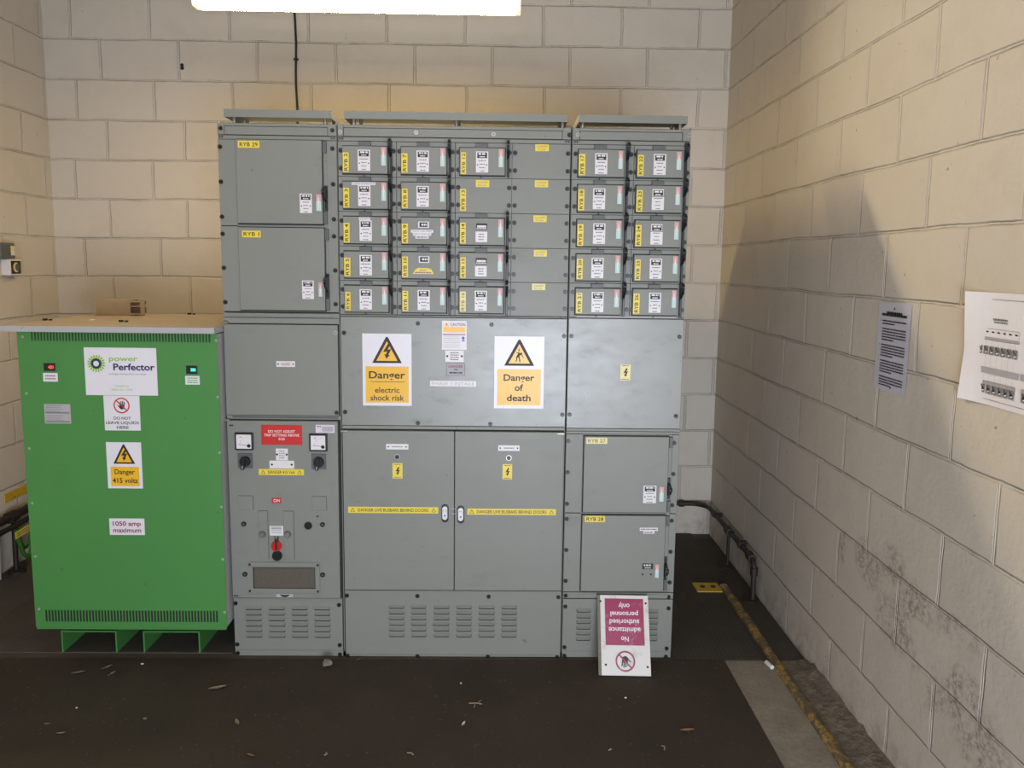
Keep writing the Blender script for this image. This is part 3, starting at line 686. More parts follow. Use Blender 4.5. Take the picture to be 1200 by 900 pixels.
# ================================================================== MIDDLE CABINET
e = MC = empty('switchgear_cabinet', ((B0+B1)/2, 3.5, 0), 'wide central grey switchgear cabinet with the Danger of death sign and double doors', 'switchgear cabinet')
carcass(e, B0, B1); top_front(e, B0, B1, .022, .034); lid(e, -.620, .249, (-.588, -.185, .232))
cols = [(-.6455, -.4190), (-.4175, -.1885), (-.1870, .0345), (.0355, .2640)]
door_x = {0: (-.6265, .1755), 1: (-.3985, .1775), 2: (-.1700, .1770)}
nums = {0: (2,3,4,5,6), 1: (7,8,9,10,11), 2: (12,13,14,15,16)}
for ci, (a, b) in enumerate(cols):
    for r in range(5):
        z1 = ROW0-r*ROWP-.0007; z0 = ROW0-(r+1)*ROWP+.0007
        mb = MB(); slab(mb, a, b, z0, z1, FY, .010, 'grey', .0008)
        fp = build('module_panel', mb, e)
        blank = ci == 3 or (ci == 2 and r == 1)
        if blank:
            lb = {0:(627.3,169,643.2,177.3),1:(626.8,211.3,642.3,219.6),2:(625.2,252.4,640.6,260.4),3:(625.6,293,640.8,300.7),4:(623.5,332.4,638.8,340)}[r] if ci == 3 else (557.6,211,573.4,219.4)
            m2 = MB(); x0,x1,zz0,zz1 = rect(*lb); m2.box(x0,x1,FY-.0009,FY-.0001,zz0,zz1,'yellow' if r < 4 else 'yellow_pale'); c = (x0+x1)/2
            m2.text('DANGER', c+.004, zz1-(zz1-zz0)*.30, (zz1-zz0)*.27, FY-.0013, 'ink_grey', w=(x1-x0)*.6); m2.tri_sign(x0+.009, zz1-(zz1-zz0)*.30, .008, FY-.0013, 'yellow', 'ink_grey'); m2.text('415 Volt', c-.003, zz0+(zz1-zz0)*.28, (zz1-zz0)*.27, FY-.0013, 'ink_grey', w=(x1-x0)*.6)
            build('warning_label', m2, fp, 'small yellow label reading DANGER 415 Volt')
            if ci == 2: ryb_label(13, a+.0185, a+.0420, z0+.008, z0+.092, FY, fp)
        else:
            n = nums[ci][r]; dx, dw = door_x[ci]
            st = {9:1, 10:2, 14:3, 15:3}.get(n, 0)
            fuse_unit(e, n, dx, dw, r, 'grey', st)
        zz = ROW0-r*ROWP
        for xb in (a+.011, b-.010 if ci else b-.010): 
            for dzz in (.036, .104): bolt(e, xb, zz-dzz)
mb = MB(); slab(mb, B0+.001, B1-.030, 1.4445, 1.4500, FY+.001, .009); slab(mb, B1-.028, B1-.001, 1.4445, 1.4500, FY+.001, .009); build('middle_rail', mb, e)
mb = MB(); slab(mb, B0+.001, B1-.001, 1.0000, 1.4420, FY-.002, .012, 'grey_worn'); pn = build('sign_panel', mb, e, 'scuffed grey panel carrying the danger signs')
PY = FY-.002
def danger_sign(box, lines, mark, underline, tri_w=.60):
    x0,x1,z0,z1 = rect(*box); W = x1-x0; H = z1-z0; c = (x0+x1)/2; mb = MB()
    mb.box(x0,x1,PY-.0015,PY,z0,z1,'white_sign'); Y = PY-.0019
    mb.quad(x0+W*.06, x1-W*.06, z0+H*.045, z0+H*.548, Y, 'amber')
    mb.tri_sign(c, z0+H*.775, W*tri_w, Y, hh=H*.36)
    if mark == 'bolt': mb.bolt_mark(c-.001, z0+H*.775-H*.015, H*.21, Y-.0008)
    else:
        zc = z0+H*.735; s = H*.105; yy = Y-.0008
        B = lambda pts: mb.poly([(c+a*s, zc+b*s) for a,b in pts], yy, 'ink')
        B([(-.38,-.12),(-.12,.30),(.20,.36),(.26,.22),(.10,.05),(-.05,-.20),(-.25,-.25)])        # torso bent over
        B([(.20,.40),(.36,.40),(.42,.28),(.30,.22),(.20,.26)])                                   # head
        B([(-.38,-.12),(-.25,-.25),(-.30,-.62),(-.36,-.78),(-.52,-.76),(-.40,-.60)])             # leg
        B([(-.12,-.22),(.02,-.14),(.10,-.44),(.16,-.86),(.02,-.84),(-.02,-.50)])                 # leg
        B([(-.12,.30),(.08,.36),(-.10,.44),(-.40,.42),(-.40,.36)])                               # arm
        B([(.22,.22),(.36,.10),(.62,-.28),(.56,-.32),(.30,.02),(.14,.14)])                       # arm
        mb.bolt_mark(c-.002*1, zc+s*.72, s*.5, yy, 'ink_grey')
    for (t, zf, hf, wf, bd) in lines: mb.text(t, c, z0+H*zf, H*hf, Y-.0004, 'ink', w=W*wf, bold=bd)
    if underline: mb.quad(x0+W*.15, x1-W*.14, z0+H*underline, z0+H*(underline+.006), Y-.0004, 'ink')
    return mb
mb = danger_sign((424.6,390.6,482.6,475.6), [('Danger',.432,.098,.74,.8),('electric',.222,.078,.50,.5),('shock risk',.113,.078,.69,.5)], 'bolt', .333)
build('danger_sign', mb, pn, 'white and amber sign reading Danger electric shock risk')
mb = danger_sign((579.6,393.8,636.6,478.8), [('Danger',.432,.088,.62,.8),('of',.293,.088,.17,.8),('death',.150,.088,.48,.8)], 'man', None)
build('danger_sign', mb, pn, 'white and amber sign reading Danger of death')
# caution sticker
x0,x1,z0,z1 = rect(518,375.8,546.9,410); W = x1-x0; H = z1-z0; mb = MB(); mb.box(x0,x1,PY-.001,PY,z0,z1,'white'); Y = PY-.0014
mb.tri_sign(x0+W*.19, z1-H*.12, W*.19, Y, 'amber', 'amber'); mb.quad(x0+W*.18,x0+W*.20,z1-H*.15,z1-H*.09,Y-.0006,'ink'); mb.text('CAUTION', x0+W*.64, z1-H*.12, H*.10, Y, 'ink_navy', w=W*.60, bold=.5)
mb.quad(x0+W*.06,x1-W*.06,z1-H*.39,z1-H*.21,Y,'amber'); mb.quad(x0+W*.04,x1-W*.06,z1-H*.485,z1-H*.455,Y,'ink_maroon')
for i in range(6): mb.scribble(x0+W*.06,x0+W*.72,z1-H*(.53+.075*i),H*.018,Y,'ink_faint',i)
mb.disc(x1-W*.14,z1-H*.59,W*.06,Y,'blue',12); mb.quad(x1-W*.20,x1-W*.08,z1-H*.70,z1-H*.66,Y,'blue'); build('caution_sticker', mb, pn, 'white sticker headed CAUTION with an amber band')
mb = MB(); flag_plate(mb, *rect(522,410.6,543.3,424), PY, 'white', 4, 20, 'ink_grey', True, .09); build('name_plate', mb, pn, 'small white plate with print')
x0,x1,z0,z1 = rect(523.4,425.4,544.9,440.2); mb = MB(); mb.box(x0,x1,PY-.001,PY,z0,z1,'ink_grey'); mb.quad(x0+.002,x1-.002,z0+.002,z1-.002,PY-.0014,'ink_faint'); c = (x0+x1)/2; mb.text('DANGER',c,z1-.013,.0105,PY-.0018,'ink_maroon',w=(x1-x0)*.78,bold=.6); mb.scribble(c-.007,c+.007,z1-.026,.004,PY-.0018,'ink',1); mb.scribble(c-.026,c+.026,z0+.012,.0055,PY-.0018,'ink',2)
build('danger_plate', mb, pn, 'small metal plate reading DANGER')
x0,x1,z0,z1 = rect(504,446,558,453); mb = MB(); mb.box(x0,x1,PY-.001,PY,z0,z1,'white'); mb.text('PHASE 3 INTAKE',(x0+x1)/2,(z0+z1)/2,.012,PY-.0014,'ink_faint',w=(x1-x0)*.92); build('tape_label', mb, pn, 'white tape label with faded lettering')
# doors
mb = MB(); slab(mb, B0+.001, B1-.001, .9840, .9975, FY+.002, .008); build('door_header', mb, e)
mb = MB()
for (px,py,s_) in ((404,505.2,1),(657,508,-1)):
    x,z = at(px,py); mb.cyl((x-.014,FY-.006,z),(x+.014,FY-.006,z),.007,'boltlight',12)
build('hinge_pin', mb, e, 'pale hinge pin')
DY = FY-.012
def cab_door(x0,x1,box_plate,lock,bolt_lab,strip,hand,hl):
    mb = MB(); slab(mb, x0, x1, .3020, .9790, DY, .020, 'grey', .0018); d = build('door', mb, e)
    mb = MB(); flag_plate(mb, *rect(*box_plate), DY, 'white', 1, int(x0*100)+300, 'ink_grey', True, .16); build('name_plate', mb, d, 'small white name plate')
    mb = MB(); x,z = at(*lock); mb.cyl((x,DY,z),(x,DY-.003,z),.0115,'boltlight',18); mb.cyl((x,DY-.003,z),(x,DY-.005,z),.0088,'black',18); build('lock', mb, d, 'round black lock')
    a,b,c_,d_ = rect(*bolt_lab); mb = MB(); mb.box(a,b,DY-.001,DY,c_,d_,'yellow'); mb.bolt_mark((a+b)/2,(c_+d_)/2,(d_-c_)*.52,DY-.0014); mb.scribble(a+.006,b-.006,d_-.005,.003,DY-.0014,'ink_grey',1); mb.scribble(a+.006,b-.006,c_+.005,.003,DY-.0014,'ink_grey',2); build('shock_label', mb, d, 'small yellow label with lightning mark')
    yellow_strip(strip, 'DANGER LIVE BUSBARS BEHIND DOORS', DY, d, '')
    hx0,hx1,hz0,hz1 = rect(*hand); cx = (hx0+hx1)/2; cz = (hz0+hz1)/2; hw = .0145; hh = (hz1-hz0)/2
    def oval(w_, h_, cz_=0.):
        return [(cx+w_*math.cos(t)*(1 if abs(math.cos(t)) < .9 else 1), cz+cz_+(h_-w_)*(1 if math.sin(t) > 0 else -1)+w_*math.sin(t)) for t in [2*math.pi*(i+.5)/20 for i in range(20)]]
    mb = MB(); mb.prism(oval(hw, hh), DY-.006, DY, 'black'); k = build('handle', mb, d, 'oval handle with black backplate')
    mb = MB(); mb.prism(oval(.0105, hh*.74, hh*.14), DY-.020, DY-.006, 'chrome'); mb.cyl((cx,DY-.020,cz+hh*.42),(cx,DY-.028,cz+hh*.42),.0085,'chrome',16,.006); mb.cyl((cx,DY-.020,cz-hh*.12),(cx,DY-.0215,cz-hh*.12),.0032,'black',10)
    build('grip', mb, d, 'chrome swing handle')
xm = -.1865
cab_door(B0+.004, xm-.0015, (453,519.3,479,526), (466,534.4), (460.4,541.8,472.2,559.8), (408.6,592.6,513.8,600.6), (517.4,589.6,526.4,610.6), 0)
cab_door(xm+.0015, B1-.005, (583.8,520.9,608.8,527.6), (596.2,535.6), (589,543,600,560.8), (547.8,594.8,651.2,602.6), (535.6,591.4,545,611.8), 0)
mb = MB(); x,z = at(531.5,600); mb.box(x-.010,x+.010,DY-.003,DY,z-.004,z-.0015,'boltlight'); mb.box(x-.010,x+.010,DY-.003,DY,z+.016,z+.0185,'boltlight'); build('latch_link', mb, e)
mb = MB(); slab(mb, B0+.003, B1-.001, .012, .2955, FY-.002, .012); slab(mb, B0+.003, B1-.001, .002, .010, FY, .010)
for c0, c1 in ((455.6,474.3),(481.5,500),(508,527),(534.6,553.2),(560.6,580),(587.4,606)):
    xa,_ = at(c0,725); xb,_ = at(c1,725)
    for k in range(6): mb.louvre(xa, xb, at(530, 710.2+6.6*k)[1], .0110, FY-.002, 'grey')
build('louvred_plinth', mb, e)
bolts_px(e, [(489.8,379),(576,380.4),(489.8,495.6),(574.6,496.7),(403.3,390),(404.6,482.6),(661,393.8),(658.9,485.8)], y=FY-.0025)
bolts_px(e, [(400+x/4.444, 620+y/4.444) for x, y in ((30,345),(397,347),(767,350),(1130,353),(33,657),(397,660),(763,662),(1123,665))], y=FY-.0025)
bolts_px(e, [(399,155)], SCREW, y=FY-.0025); bolts_px(e, [(487.7,155.5),(578.5,157.4)], SCREW, y=FY-.0005, name='rail_screw'); bolts_px(e, [(667.3,158.3)], y=FY-.0025)

# ================================================================== RIGHT CABINET
e = RC = empty('switchgear_cabinet', ((C0+C1)/2, 3.5, 0), 'narrow grey switchgear cabinet at the right end, fallen sign leaning on its plinth', 'switchgear cabinet')
carcass(e, C0, C1); top_front(e, C0, C1, .028, .034); lid(e, .293, .719, (.312, .697))
for ci, (a, b, dx, dw, ns) in enumerate([(.2710,.5140,.2945,.1800,(17,18,19,20,21)), (.5155,.7360,.5245,.1795,(22,23,24,25,26))]):
    for r in range(5):
        z1 = ROW0-r*ROWP-.0007; z0 = ROW0-(r+1)*ROWP+.0007
        mb = MB(); slab(mb, a, b, z0, z1, FY, .010, 'grey', .0008); build('module_panel', mb, e)
        fuse_unit(e, ns[r], dx, dw, r, 'grey', 4 if ns[r] in (23,24) else 0)
        zz = ROW0-r*ROWP
        for xb in ((.2835,.5030) if ci == 0 else (.5165+.006,.7260)):
            for dzz in (.036, .104): bolt(e, xb, zz-dzz)
mb = MB(); slab(mb, C0+.030, C1-.032, 1.4500, 1.4575, FY-.004, .014, 'galv'); slab(mb, C0+.001, C1-.001, 1.4475, 1.4520, FY+.002, .008); build('middle_rail', mb, e, 'bright worn rail')
mb = MB(); slab(mb, C0+.001, C1-.001, .9960, 1.4455, FY-.002, .012, 'grey_worn'); pn2 = build('blank_panel', mb, e, 'scuffed grey panel with one lightning label')
a,b,c_,d_ = rect(727.2,427,738.4,445.8); mb = MB(); mb.box(a,b,PY-.001,PY,c_,d_,'yellow_pale'); mb.bolt_mark((a+b)/2,(c_+d_)/2,(d_-c_)*.55,PY-.0014); mb.scribble(a+.006,b-.006,d_-.005,.003,PY-.0014,'ink_grey',1); mb.scribble(a+.006,b-.006,c_+.005,.003,PY-.0014,'ink_grey',2); build('shock_label', mb, pn2, 'small yellow label with lightning mark')
mb = MB(); slab(mb, C0+.001, C1-.001, .9835, .9940, FY, .010); slab(mb, C0+.001, C1-.001, .9720, .9820, FY+.001, .009); build('lower_rail', mb, e)
mb = MB(); slab(mb, C0+.001, .3395, .6375, .9705); slab(mb, C0+.001, .3395, .2940, .6345); slab(mb, .7080, C1-.001, .6375, .9705); slab(mb, .7080, C1-.001, .2940, .6345); mb.box(.3395,.7080,FY+.003,FY+.010,.2940,.9705,'grey'); build('front_frame', mb, e)
big_door(e, 27, .3440, .6915, .6440, .9640, (686.8,511.9,711,519.2), (753.4,568,767.8,588.4), (772.2,569.5,776.6,586.5), .6990, .700, .790, .715, .770, True)
big_door(e, 28, .3430, .6900, .3035, .6300, (685,603.2,708.4,610.6), (752,658.8,764.4,665.4), (767.3,660,771,675.5), .6975, .355, .450, .365, .425, False, 1)
mb = MB(); slab(mb, C0+.001, C1-.001, .2650, .2905, FY, .010); slab(mb, C0+.022, C1-.024, .2700, .2840, FY-.003, .010); build('bottom_rail', mb, e)
mb = MB(); slab(mb, C0+.002, C1-.002, .030, .2620, FY-.002, .012); slab(mb, C0+.002, C1-.002, .002, .0285, FY, .010)
for c0, c1 in ((675,692.6),(701,718.6),(727,744.8),(753.4,771)):
    xa,_ = at(c0,730); xb,_ = at(c1,730)
    for k in range(6): mb.louvre(xa, xb, at(684, 714.5+6.55*k)[1], .0115, FY-.002, 'grey')
build('louvred_plinth', mb, e)
bolts_px(e, [(669.5,393.8),(667.5,485.6),(796,394.6),(792,487.4)], y=FY-.0025)
bolts_px(e, [(665.9,516.8),(665.2,553.4),(664.5,590.3),(664.2,608),(663.5,644.4),(662.8,680.5),(790,519),(789,555.5),(787.6,592),(787,610),(785.7,646.5),(784.6,682.4),(662.8,697.8),(783.4,699.4)])
bolts_px(e, [(662.5,710.4),(661.4,758),(661.4,768),(783.2,712.5),(781,759.5),(780.2,769.2)], y=FY-.0025)
bolts_px(e, [(677,158),(807.5,158.8)], SCREW, y=FY-.0025)

# ================================================================== GREEN CABINET
GY = 3.020; GX0, GX1 = -1.8960, -1.1170
gx = lambda px, py: at(px, py, GY)
def grect(a,b,c,d): x0,z1 = at(a,b,GY); x1,z0 = at(c,d,GY); return x0,x1,z0,z1
g = empty('power_conditioner', ((GX0+GX1)/2, 3.35, 0), 'bright green voltage cabinet with a galvanised lid and a sunburst logo sign', 'electrical cabinet')
mb = MB(); mb.box(GX0+.012, GX1-.004, GY+.003, 3.72, .155, 1.372, 'galv', .002); build('body', mb, g, 'pale grey cabinet body')
mb = MB(); mb.box(GX0, GX1, GY, GY+.004, .158, 1.374, 'green', .001); mb.box(GX0+.004, GX1-.004, GY, GY+.012, .150, .158, 'green')
def vent(box, n, m, bar):
    x0,x1,z0,z1 = grect(*box); mb.box(x0,x1,GY-.0006,GY,z0,z1,m)
    st = (x1-x0)/n
    for i in range(n+1):
        c = x0+st*i; mb.box(c-st*bar, c+st*bar, GY-.0018, GY-.0004, z0, z1, 'green')
    mb.box(x0,x1,GY-.0018,GY-.0004,z0-.0015,z0,'green'); mb.box(x0,x1,GY-.0018,GY-.0004,z1,z1+.0015,'green')
vent((35.5,388.0,247.5,401.4), 58, 'green_dark', .22); vent((52.5,714.8,256.5,729.0), 56, 'green_slot', .20)
fp = build('front_panel', mb, g)
for q in ((26.5,394.6),(31,461),(34.6,525.6),(38,589.6),(41.5,652),(46,713.6),(253.4,399),(255.2,465.2),(257.4,530.4),(259.6,594.2),(261.2,655.4),(263.4,717.5)):
    x,z = gx(*q); bolt(g, x, z, GY, bpy.data.meshes.get('screwhead') or (lambda me: (setattr(me,'name','screwhead'), me)[1])(bolt_mesh(.005,'galv','galv')), 'screw')
mb = MB(); LX0, LX1, LY0, LY1, LZ = -1.952, -1.1165, 2.990, 3.755, 1.400
mb.box(LX0, LX1, LY0, LY1, LZ-.024, LZ-.001, 'galv', .0015); mb.box(LX0+.004, LX1-.004, LY0+.004, LY1-.004, LZ-.002, LZ, 'lid_dust'); l = build('lid', mb, g, 'galvanised steel lid')
for q in ((31.3,375.2),(142,377.2),(312/1,376) ,(222,368.6)):
    if q[0] > 300: continue
    x,y = atz(q[0], q[1], LZ); y = min(max(y, LY0+.03), LY1-.03); x = max(x, LX0+.03)
    m2 = MB(); m2.cyl((x,y,LZ),(x,y,LZ+.008),.010,'rust',8); m2.cyl((x+.022,y,LZ),(x+.022,y,LZ+.006),.007,'rust',8); build('lid_bolt', m2, l)
# logo sign (slightly tilted like the rest of the cabinet's stickers)
def gsign(box, fn, name, label):
    x0,x1,z0,z1 = grect(*box); mb = MB(); fn(mb, x0, x1, z0, z1); return build(name, mb, g, label)
def logo(mb, x0, x1, z0, z1):
    W, H = x1-x0, z1-z0; mb.box(x0,x1,GY-.002,GY,z0,z1,'white_sign'); Y = GY-.0024
    cx, cz, r = x0+W*.165, z1-H*.335, W*.132
    def star(rad, rin, n, y, m, ph=0.):
        pts = []
        for i in range(n):
            for rr_, o in ((rad, 0), (rin, .5)):
                t = 2*math.pi*(i+o+ph)/n; pts.append((cx+rr_*math.cos(t), cz+rr_*math.sin(t)))
        c0 = len(pts); vs = [(a,y,b) for a,b in pts]+[(cx,y,cz)]
        mb.add(vs, [(i,(i+1)%c0,c0) for i in range(c0)], m)
    star(r, r*.70, 18, Y, 'ink_leaf', .25); star(r*.90, r*.66, 18, Y-.0004, 'ink_palelime', .75); star(r*.76, r*.52, 18, Y-.0008, 'ink_lime', .25); star(r*.66, r*.48, 18, Y-.0012, 'ink_navy', .75)
    mb.disc(cx, cz, r*.50, Y-.0013, 'ink_navy'); mb.disc(cx, cz, r*.30, Y-.0016, 'white_sign'); mb.disc(cx, cz, r*.10, Y-.0019, 'ink_palelime', 8)
    mb.text('power', x0+W*.54, z1-H*.225, H*.085*1.25, Y, 'ink_lime', w=W*.40, bold=1); mb.text('Perfector', x0+W*.685, z1-H*.40, H*.135, Y, 'ink_navy', w=W*.575, bold=1.2)
    mb.text('energy saving like no other', x0+W*.595, z1-H*.545, H*.040, Y, 'ink_grey', w=W*.53); mb.text('Telephone', x0+W*.50, z1-H*.80, H*.040, Y, 'ink_lime', w=W*.20); mb.text('0845 601 4703', x0+W*.50, z1-H*.88, H*.040, Y, 'ink_lime', w=W*.29)
gsign((98.2,407,185.4,463.6), logo, 'logo_sign', 'white sign reading power Perfector with green and navy sunburst logo')
def hand_no(mb, c, z, r, Y, col, flip=1):
    s = r/.5*.5
    mb.poly([(c-.16*r*2,z-.30*r),(c-.05*r,z-.52*r),(c+.30*r,z-.40*r),(c+.36*r,z+.05*r),(c-.22*r,z+.10*r)], Y, 'ink')
    for k, (a, l_) in enumerate(((-.20,.42),(-.04,.56),(.12,.58),(.27,.46))): mb.line((c+a*r,z-.02*r),(c+(a-.06+.05*k)*r,z+l_*r), .12*r, Y, 'ink')
    mb.line((c-.26*r,z-.22*r),(c-.52*r,z+.06*r), .12*r, Y, 'ink')
    mb.ring(c, z, r*.84, r, Y-.0006, col); d = r*.62; mb.line((c-d,z+d),(c+d,z-d), r*.15, Y-.0009, col)
def liquids(mb, x0, x1, z0, z1):
    W,H = x1-x0, z1-z0; c = (x0+x1)/2; mb.box(x0,x1,GY-.0015,GY,z0,z1,'white_sign'); Y = GY-.0019
    hand_no(mb, c, z1-H*.28, H*.225, Y, 'red')
    mb.text('DO NOT', c, z0+H*.355, H*.078, Y, 'ink', w=W*.48, bold=.8); mb.text('LEAVE LIQUIDS', c, z0+H*.225, H*.078, Y, 'ink', w=W*.92, bold=.8); mb.text('HERE', c, z0+H*.09, H*.078, Y, 'ink', w=W*.33, bold=.8)
gsign((121.2,463.4,165.2,504.6), liquids, 'liquids_sign', 'white sign reading DO NOT LEAVE LIQUIDS HERE')
def volts(mb, x0, x1, z0, z1):
    W,H = x1-x0, z1-z0; c = (x0+x1)/2; mb.box(x0,x1,GY-.0015,GY,z0,z1,'white_sign'); Y = GY-.0019
    mb.quad(x0+W*.10,x1-W*.09,z0+H*.055,z0+H*.47,Y,'amber'); mb.tri_sign(c,z0+H*.745,W*.62,Y,hh=H*.42); mb.bolt_mark(c,z0+H*.725,H*.24,Y-.0008)
    mb.text('Danger',c,z0+H*.365,H*.105,Y-.0004,'ink',w=W*.58,bold=.7); mb.text('415 volts',c,z0+H*.175,H*.105,Y-.0004,'ink',w=W*.72,bold=.8)
gsign((124.2,518,167.8,572.4), volts, 'danger_sign', 'white and amber sign reading Danger 415 volts')
def amps(mb, x0, x1, z0, z1):
    H = z1-z0; W = x1-x0; c = (x0+x1)/2; mb.box(x0,x1,GY-.0015,GY,z0,z1,'white_sign'); mb.text('1050 amp',c,z0+H*.70,H*.26,GY-.0019,'ink_maroon',w=W*.80,bold=1); mb.text('maximum',c,z0+H*.30,H*.26,GY-.0019,'ink_maroon',w=W*.80,bold=1)
gsign((128,607.4,170,627), amps, 'rating_sign', 'white sign reading 1050 amp maximum')
def disp(t, mat, bx):
    def fn(mb, x0, x1, z0, z1):
        mb.box(x0,x1,GY-.004,GY,z0,z1,'black',.001); mb.text(t,(x0+x1)/2+.006,(z0+z1)/2,(z1-z0)*.36,GY-.0045,mat,w=(x1-x0)*.44,bold=1)
    return fn
gsign((51.4,425.4,65.6,434.6), disp('421','led_red',0), 'digital_display', 'small black display with red digits')
gsign((218.2,428.4,231.8,438), disp('388','led_green',0), 'digital_display', 'small black display with green digits')
def small(n, ink):
    def fn(mb, x0, x1, z0, z1):
        mb.box(x0,x1,GY-.001,GY,z0,z1,'white_sign')
        for i in range(n): mb.scribble(x0+.008,x1-.008,z1-(z1-z0)*(i+1)/(n+1),(z1-z0)*.13,GY-.0014,ink,i+3)
    return fn
gsign((50.4,437,68,447.2), small(2,'ink_maroon'), 'display_caption', 'small white caption with red print'); gsign((217,440.4,234.2,450.8), small(3,'ink_leaf'), 'display_caption', 'small white caption with green print')
def rating(mb, x0, x1, z0, z1):
    H = z1-z0; mb.box(x0,x1,GY-.001,GY,z0,z1,'galv')
    for f in (.52,.06): mb.quad(x0+.004,x1-.004,z0+H*f,z0+H*(f+.07),GY-.0014,'ink_grey')
    for i,f in enumerate((.92,.82,.72,.62,.40,.28,.18)): mb.scribble(x0+.006,x1-.03-.01*(i%2),z0+H*f,H*.03,GY-.0014,'ink_grey',i)
gsign((51.6,473.4,83.6,496.4), rating, 'rating_plate', 'grey metal rating plate')
def channel(xa, xb, px):
    mb = MB(); y0, y1 = 3.105, 3.70; t = .006; zt = .100
    mb.box(xa, xb, y0, y1, zt-t, zt, 'green'); mb.box(xa, xa+t, y0, y1, .005, zt-t, 'green'); mb.box(xb-t, xb, y0, y1, .005, zt-t, 'green')
    return build('support_channel', mb, g)
(xa,_),(xb,_),(xc,_),(xd,_) = atz(73,764,.005),atz(138,764,.005),atz(168,765,.005),atz(234,766,.005)
channel(xa, xb, 0); channel(xc, xd, 0)
mb = MB(); 
for (a,b) in ((xa,xb),(xc,xd)): mb.box(a+.02, b-.02, 3.12, 3.69, .1000, .1545, 'green_slot')
build('plinth_rail', mb, g)

# carton on the lid
def carton():
    c = empty('cardboard_carton', (-1.80, 3.62, LZ), 'small open-ended brown carton lying on the green cabinet lid', 'carton')
    x0,y0 = -1.865, 3.560; L, D, H = .150, .10, .072; t = .0025
    T = Matrix.Translation((x0,y0,LZ+.0005)) @ Matrix.Rotation(math.radians(6),4,'Z')
    mb = MB(T); mb.box(0,L,0,t,0,H,'card'); mb.box(0,L,D-t,D,0,H,'card'); mb.box(0,L,t,D-t,0,t,'card'); mb.box(0,L,t,D-t,H-t,H,'card'); mb.box(0,t,t,D-t,t,H-t,'card')
    build('carton_body', mb, c)
    mb = MB(T); mb.box(L,L+.062,.002,.022,.040,.046,'card'); mb.box(L,L+.058,.0,.002,.004,.012,'card'); mb.box(L,L+.058,.0,.002,.062,.070,'card'); mb.box(L+.044,L+.060,-.001,.015,.004,.070,'card'); mb.box(L,L+.004,.002,D-.004,.004,H-.004,'card_dark'); mb.box(L+.004,L+.050,.012,.06,.010,.036,'card_dark'); mb.box(L+.004,L+.050,.012,.06,.050,.066,'card_dark')
    build('carton_flap', mb, c, 'torn open carton end')
carton()
mb = MB(); x,y = atz(107.5,375.5,LZ); mb.poly([(0,0)]*3,0,'white_bit') if False else None
mb.add([(x-.012,y-.01,LZ+.001),(x+.01,y-.012,LZ+.001),(x+.014,y+.006,LZ+.003),(x-.006,y+.010,LZ+.002),(x,y,LZ+.006)],[(0,1,4),(1,2,4),(2,3,4),(3,0,4),(3,2,1,0)],'white_bit')
build('paper_scrap', mb, None, 'tiny pale paper scrap on the green cabinet lid', 'litter')

# ================================================================== lamps
def fitting(x0, x1, y, z, label, lit='tube', front='tube_front', back='tube_side'):
    e = empty('batten_light', ((x0+x1)/2, y, z), label, 'ceiling light')
    mb = MB(); w_ = .038; prof = [(y-w_,z+.012),(y-w_+.006,z+.001),(y+w_-.006,z+.001),(y+w_,z+.012),(y+w_-.004,z+.052),(y-w_+.004,z+.052)]
    n = len(prof); vs = [(xx,a,b) for xx in (x0+.02,x1-.02) for a,b in prof]
    mb.add(vs, [(1,2,2+n,1+n)], lit); mb.add(vs, [(0,1,1+n,n),(5,0,n,5+n)], front); mb.add(vs, [(2,3,3+n,2+n),(3,4,4+n,3+n)], back); mb.add(vs, [(4,5,5+n,4+n)], 'batten')
    build('diffuser', mb, e, 'glowing prismatic diffuser')
    for a, b in ((x0, x0+.02), (x1-.02, x1)):
        m2 = MB(); m2.prismx(prof, a, b, 'tube_end'); build('end_cap', m2, e)
    m2 = MB(); m2.box(x0-.004, x1+.004, y-.050, y+.050, z+.0525, z+.125, 'batten', .004); build('batten_body', m2, e)
    for xx in (x0+.25, x1-.25):
        m2 = MB(); m2.cyl((xx,y,z+.125),(xx,y,ZC-.0005),.008,'batten',8); build('hanging_rod', m2, e)
fitting(-1.372, .070, 3.585, 2.769, 'lit fluorescent batten light hanging above the switchgear')
fitting(-1.30, .15, 1.30, 2.700, 'lit fluorescent batten light hanging over the middle of the room', 'tube_cool', 'tube_cool_side', 'tube_cool_side')
# daylight through the doorway behind the camera
ld = bpy.data.lights.new('doorway_daylight', 'AREA'); ld.shape = 'RECTANGLE'; ld.size = 1.7; ld.size_y = 1.35; ld.energy = 130; ld.color = (.80,.86,1.0)
lo = bpy.data.objects.new('doorway_daylight', ld); COL.objects.link(lo); lo.location = (.42, YF-.05, .72); lo.rotation_euler = (math.radians(90), 0, 0)
wd = bpy.data.worlds.new('world'); S.world = wd; wd.use_nodes = True; bg = wd.node_tree.nodes['Background']; bg.inputs[0].default_value = (.62,.74,1,1); bg.inputs[1].default_value = .8

# ================================================================== cables, pipes and things on the walls
e = empty('wall_cable', (-1.197, YB-.008, 2.3), 'black cable running down the back wall above the cabinets', 'cable')
mb = MB(); mb.tube([(-1.196+.003*math.sin(i*1.3), YB-.0085, ZC-.001-i*(ZC-2.25)/14) for i in range(15)], .0065, 'cable_black', 8); build('cable_run', mb, e)
x,z = at(347.5,69,YB-.02); mb = MB(); mb.box(-1.208,-1.182,YB-.018,YB-.001,z-.006,z+.006,'cable_black',.002); build('cable_clip', mb, e)
x,z = at(213.5,78,YB); mb = MB(); mb.cyl((x,YB-.001,z-.008),(x,YB-.0025,z-.008),.011,'black_rough',14); mb.cyl((x,YB-.001,z+.008),(x,YB-.0026,z+.008),.010,'black_rough',14); struct('trim_3', mb)
mb = MB(); mb.box(-.99,-.955,4.30,4.33,0.006,2.60,'cable_black') if False else None

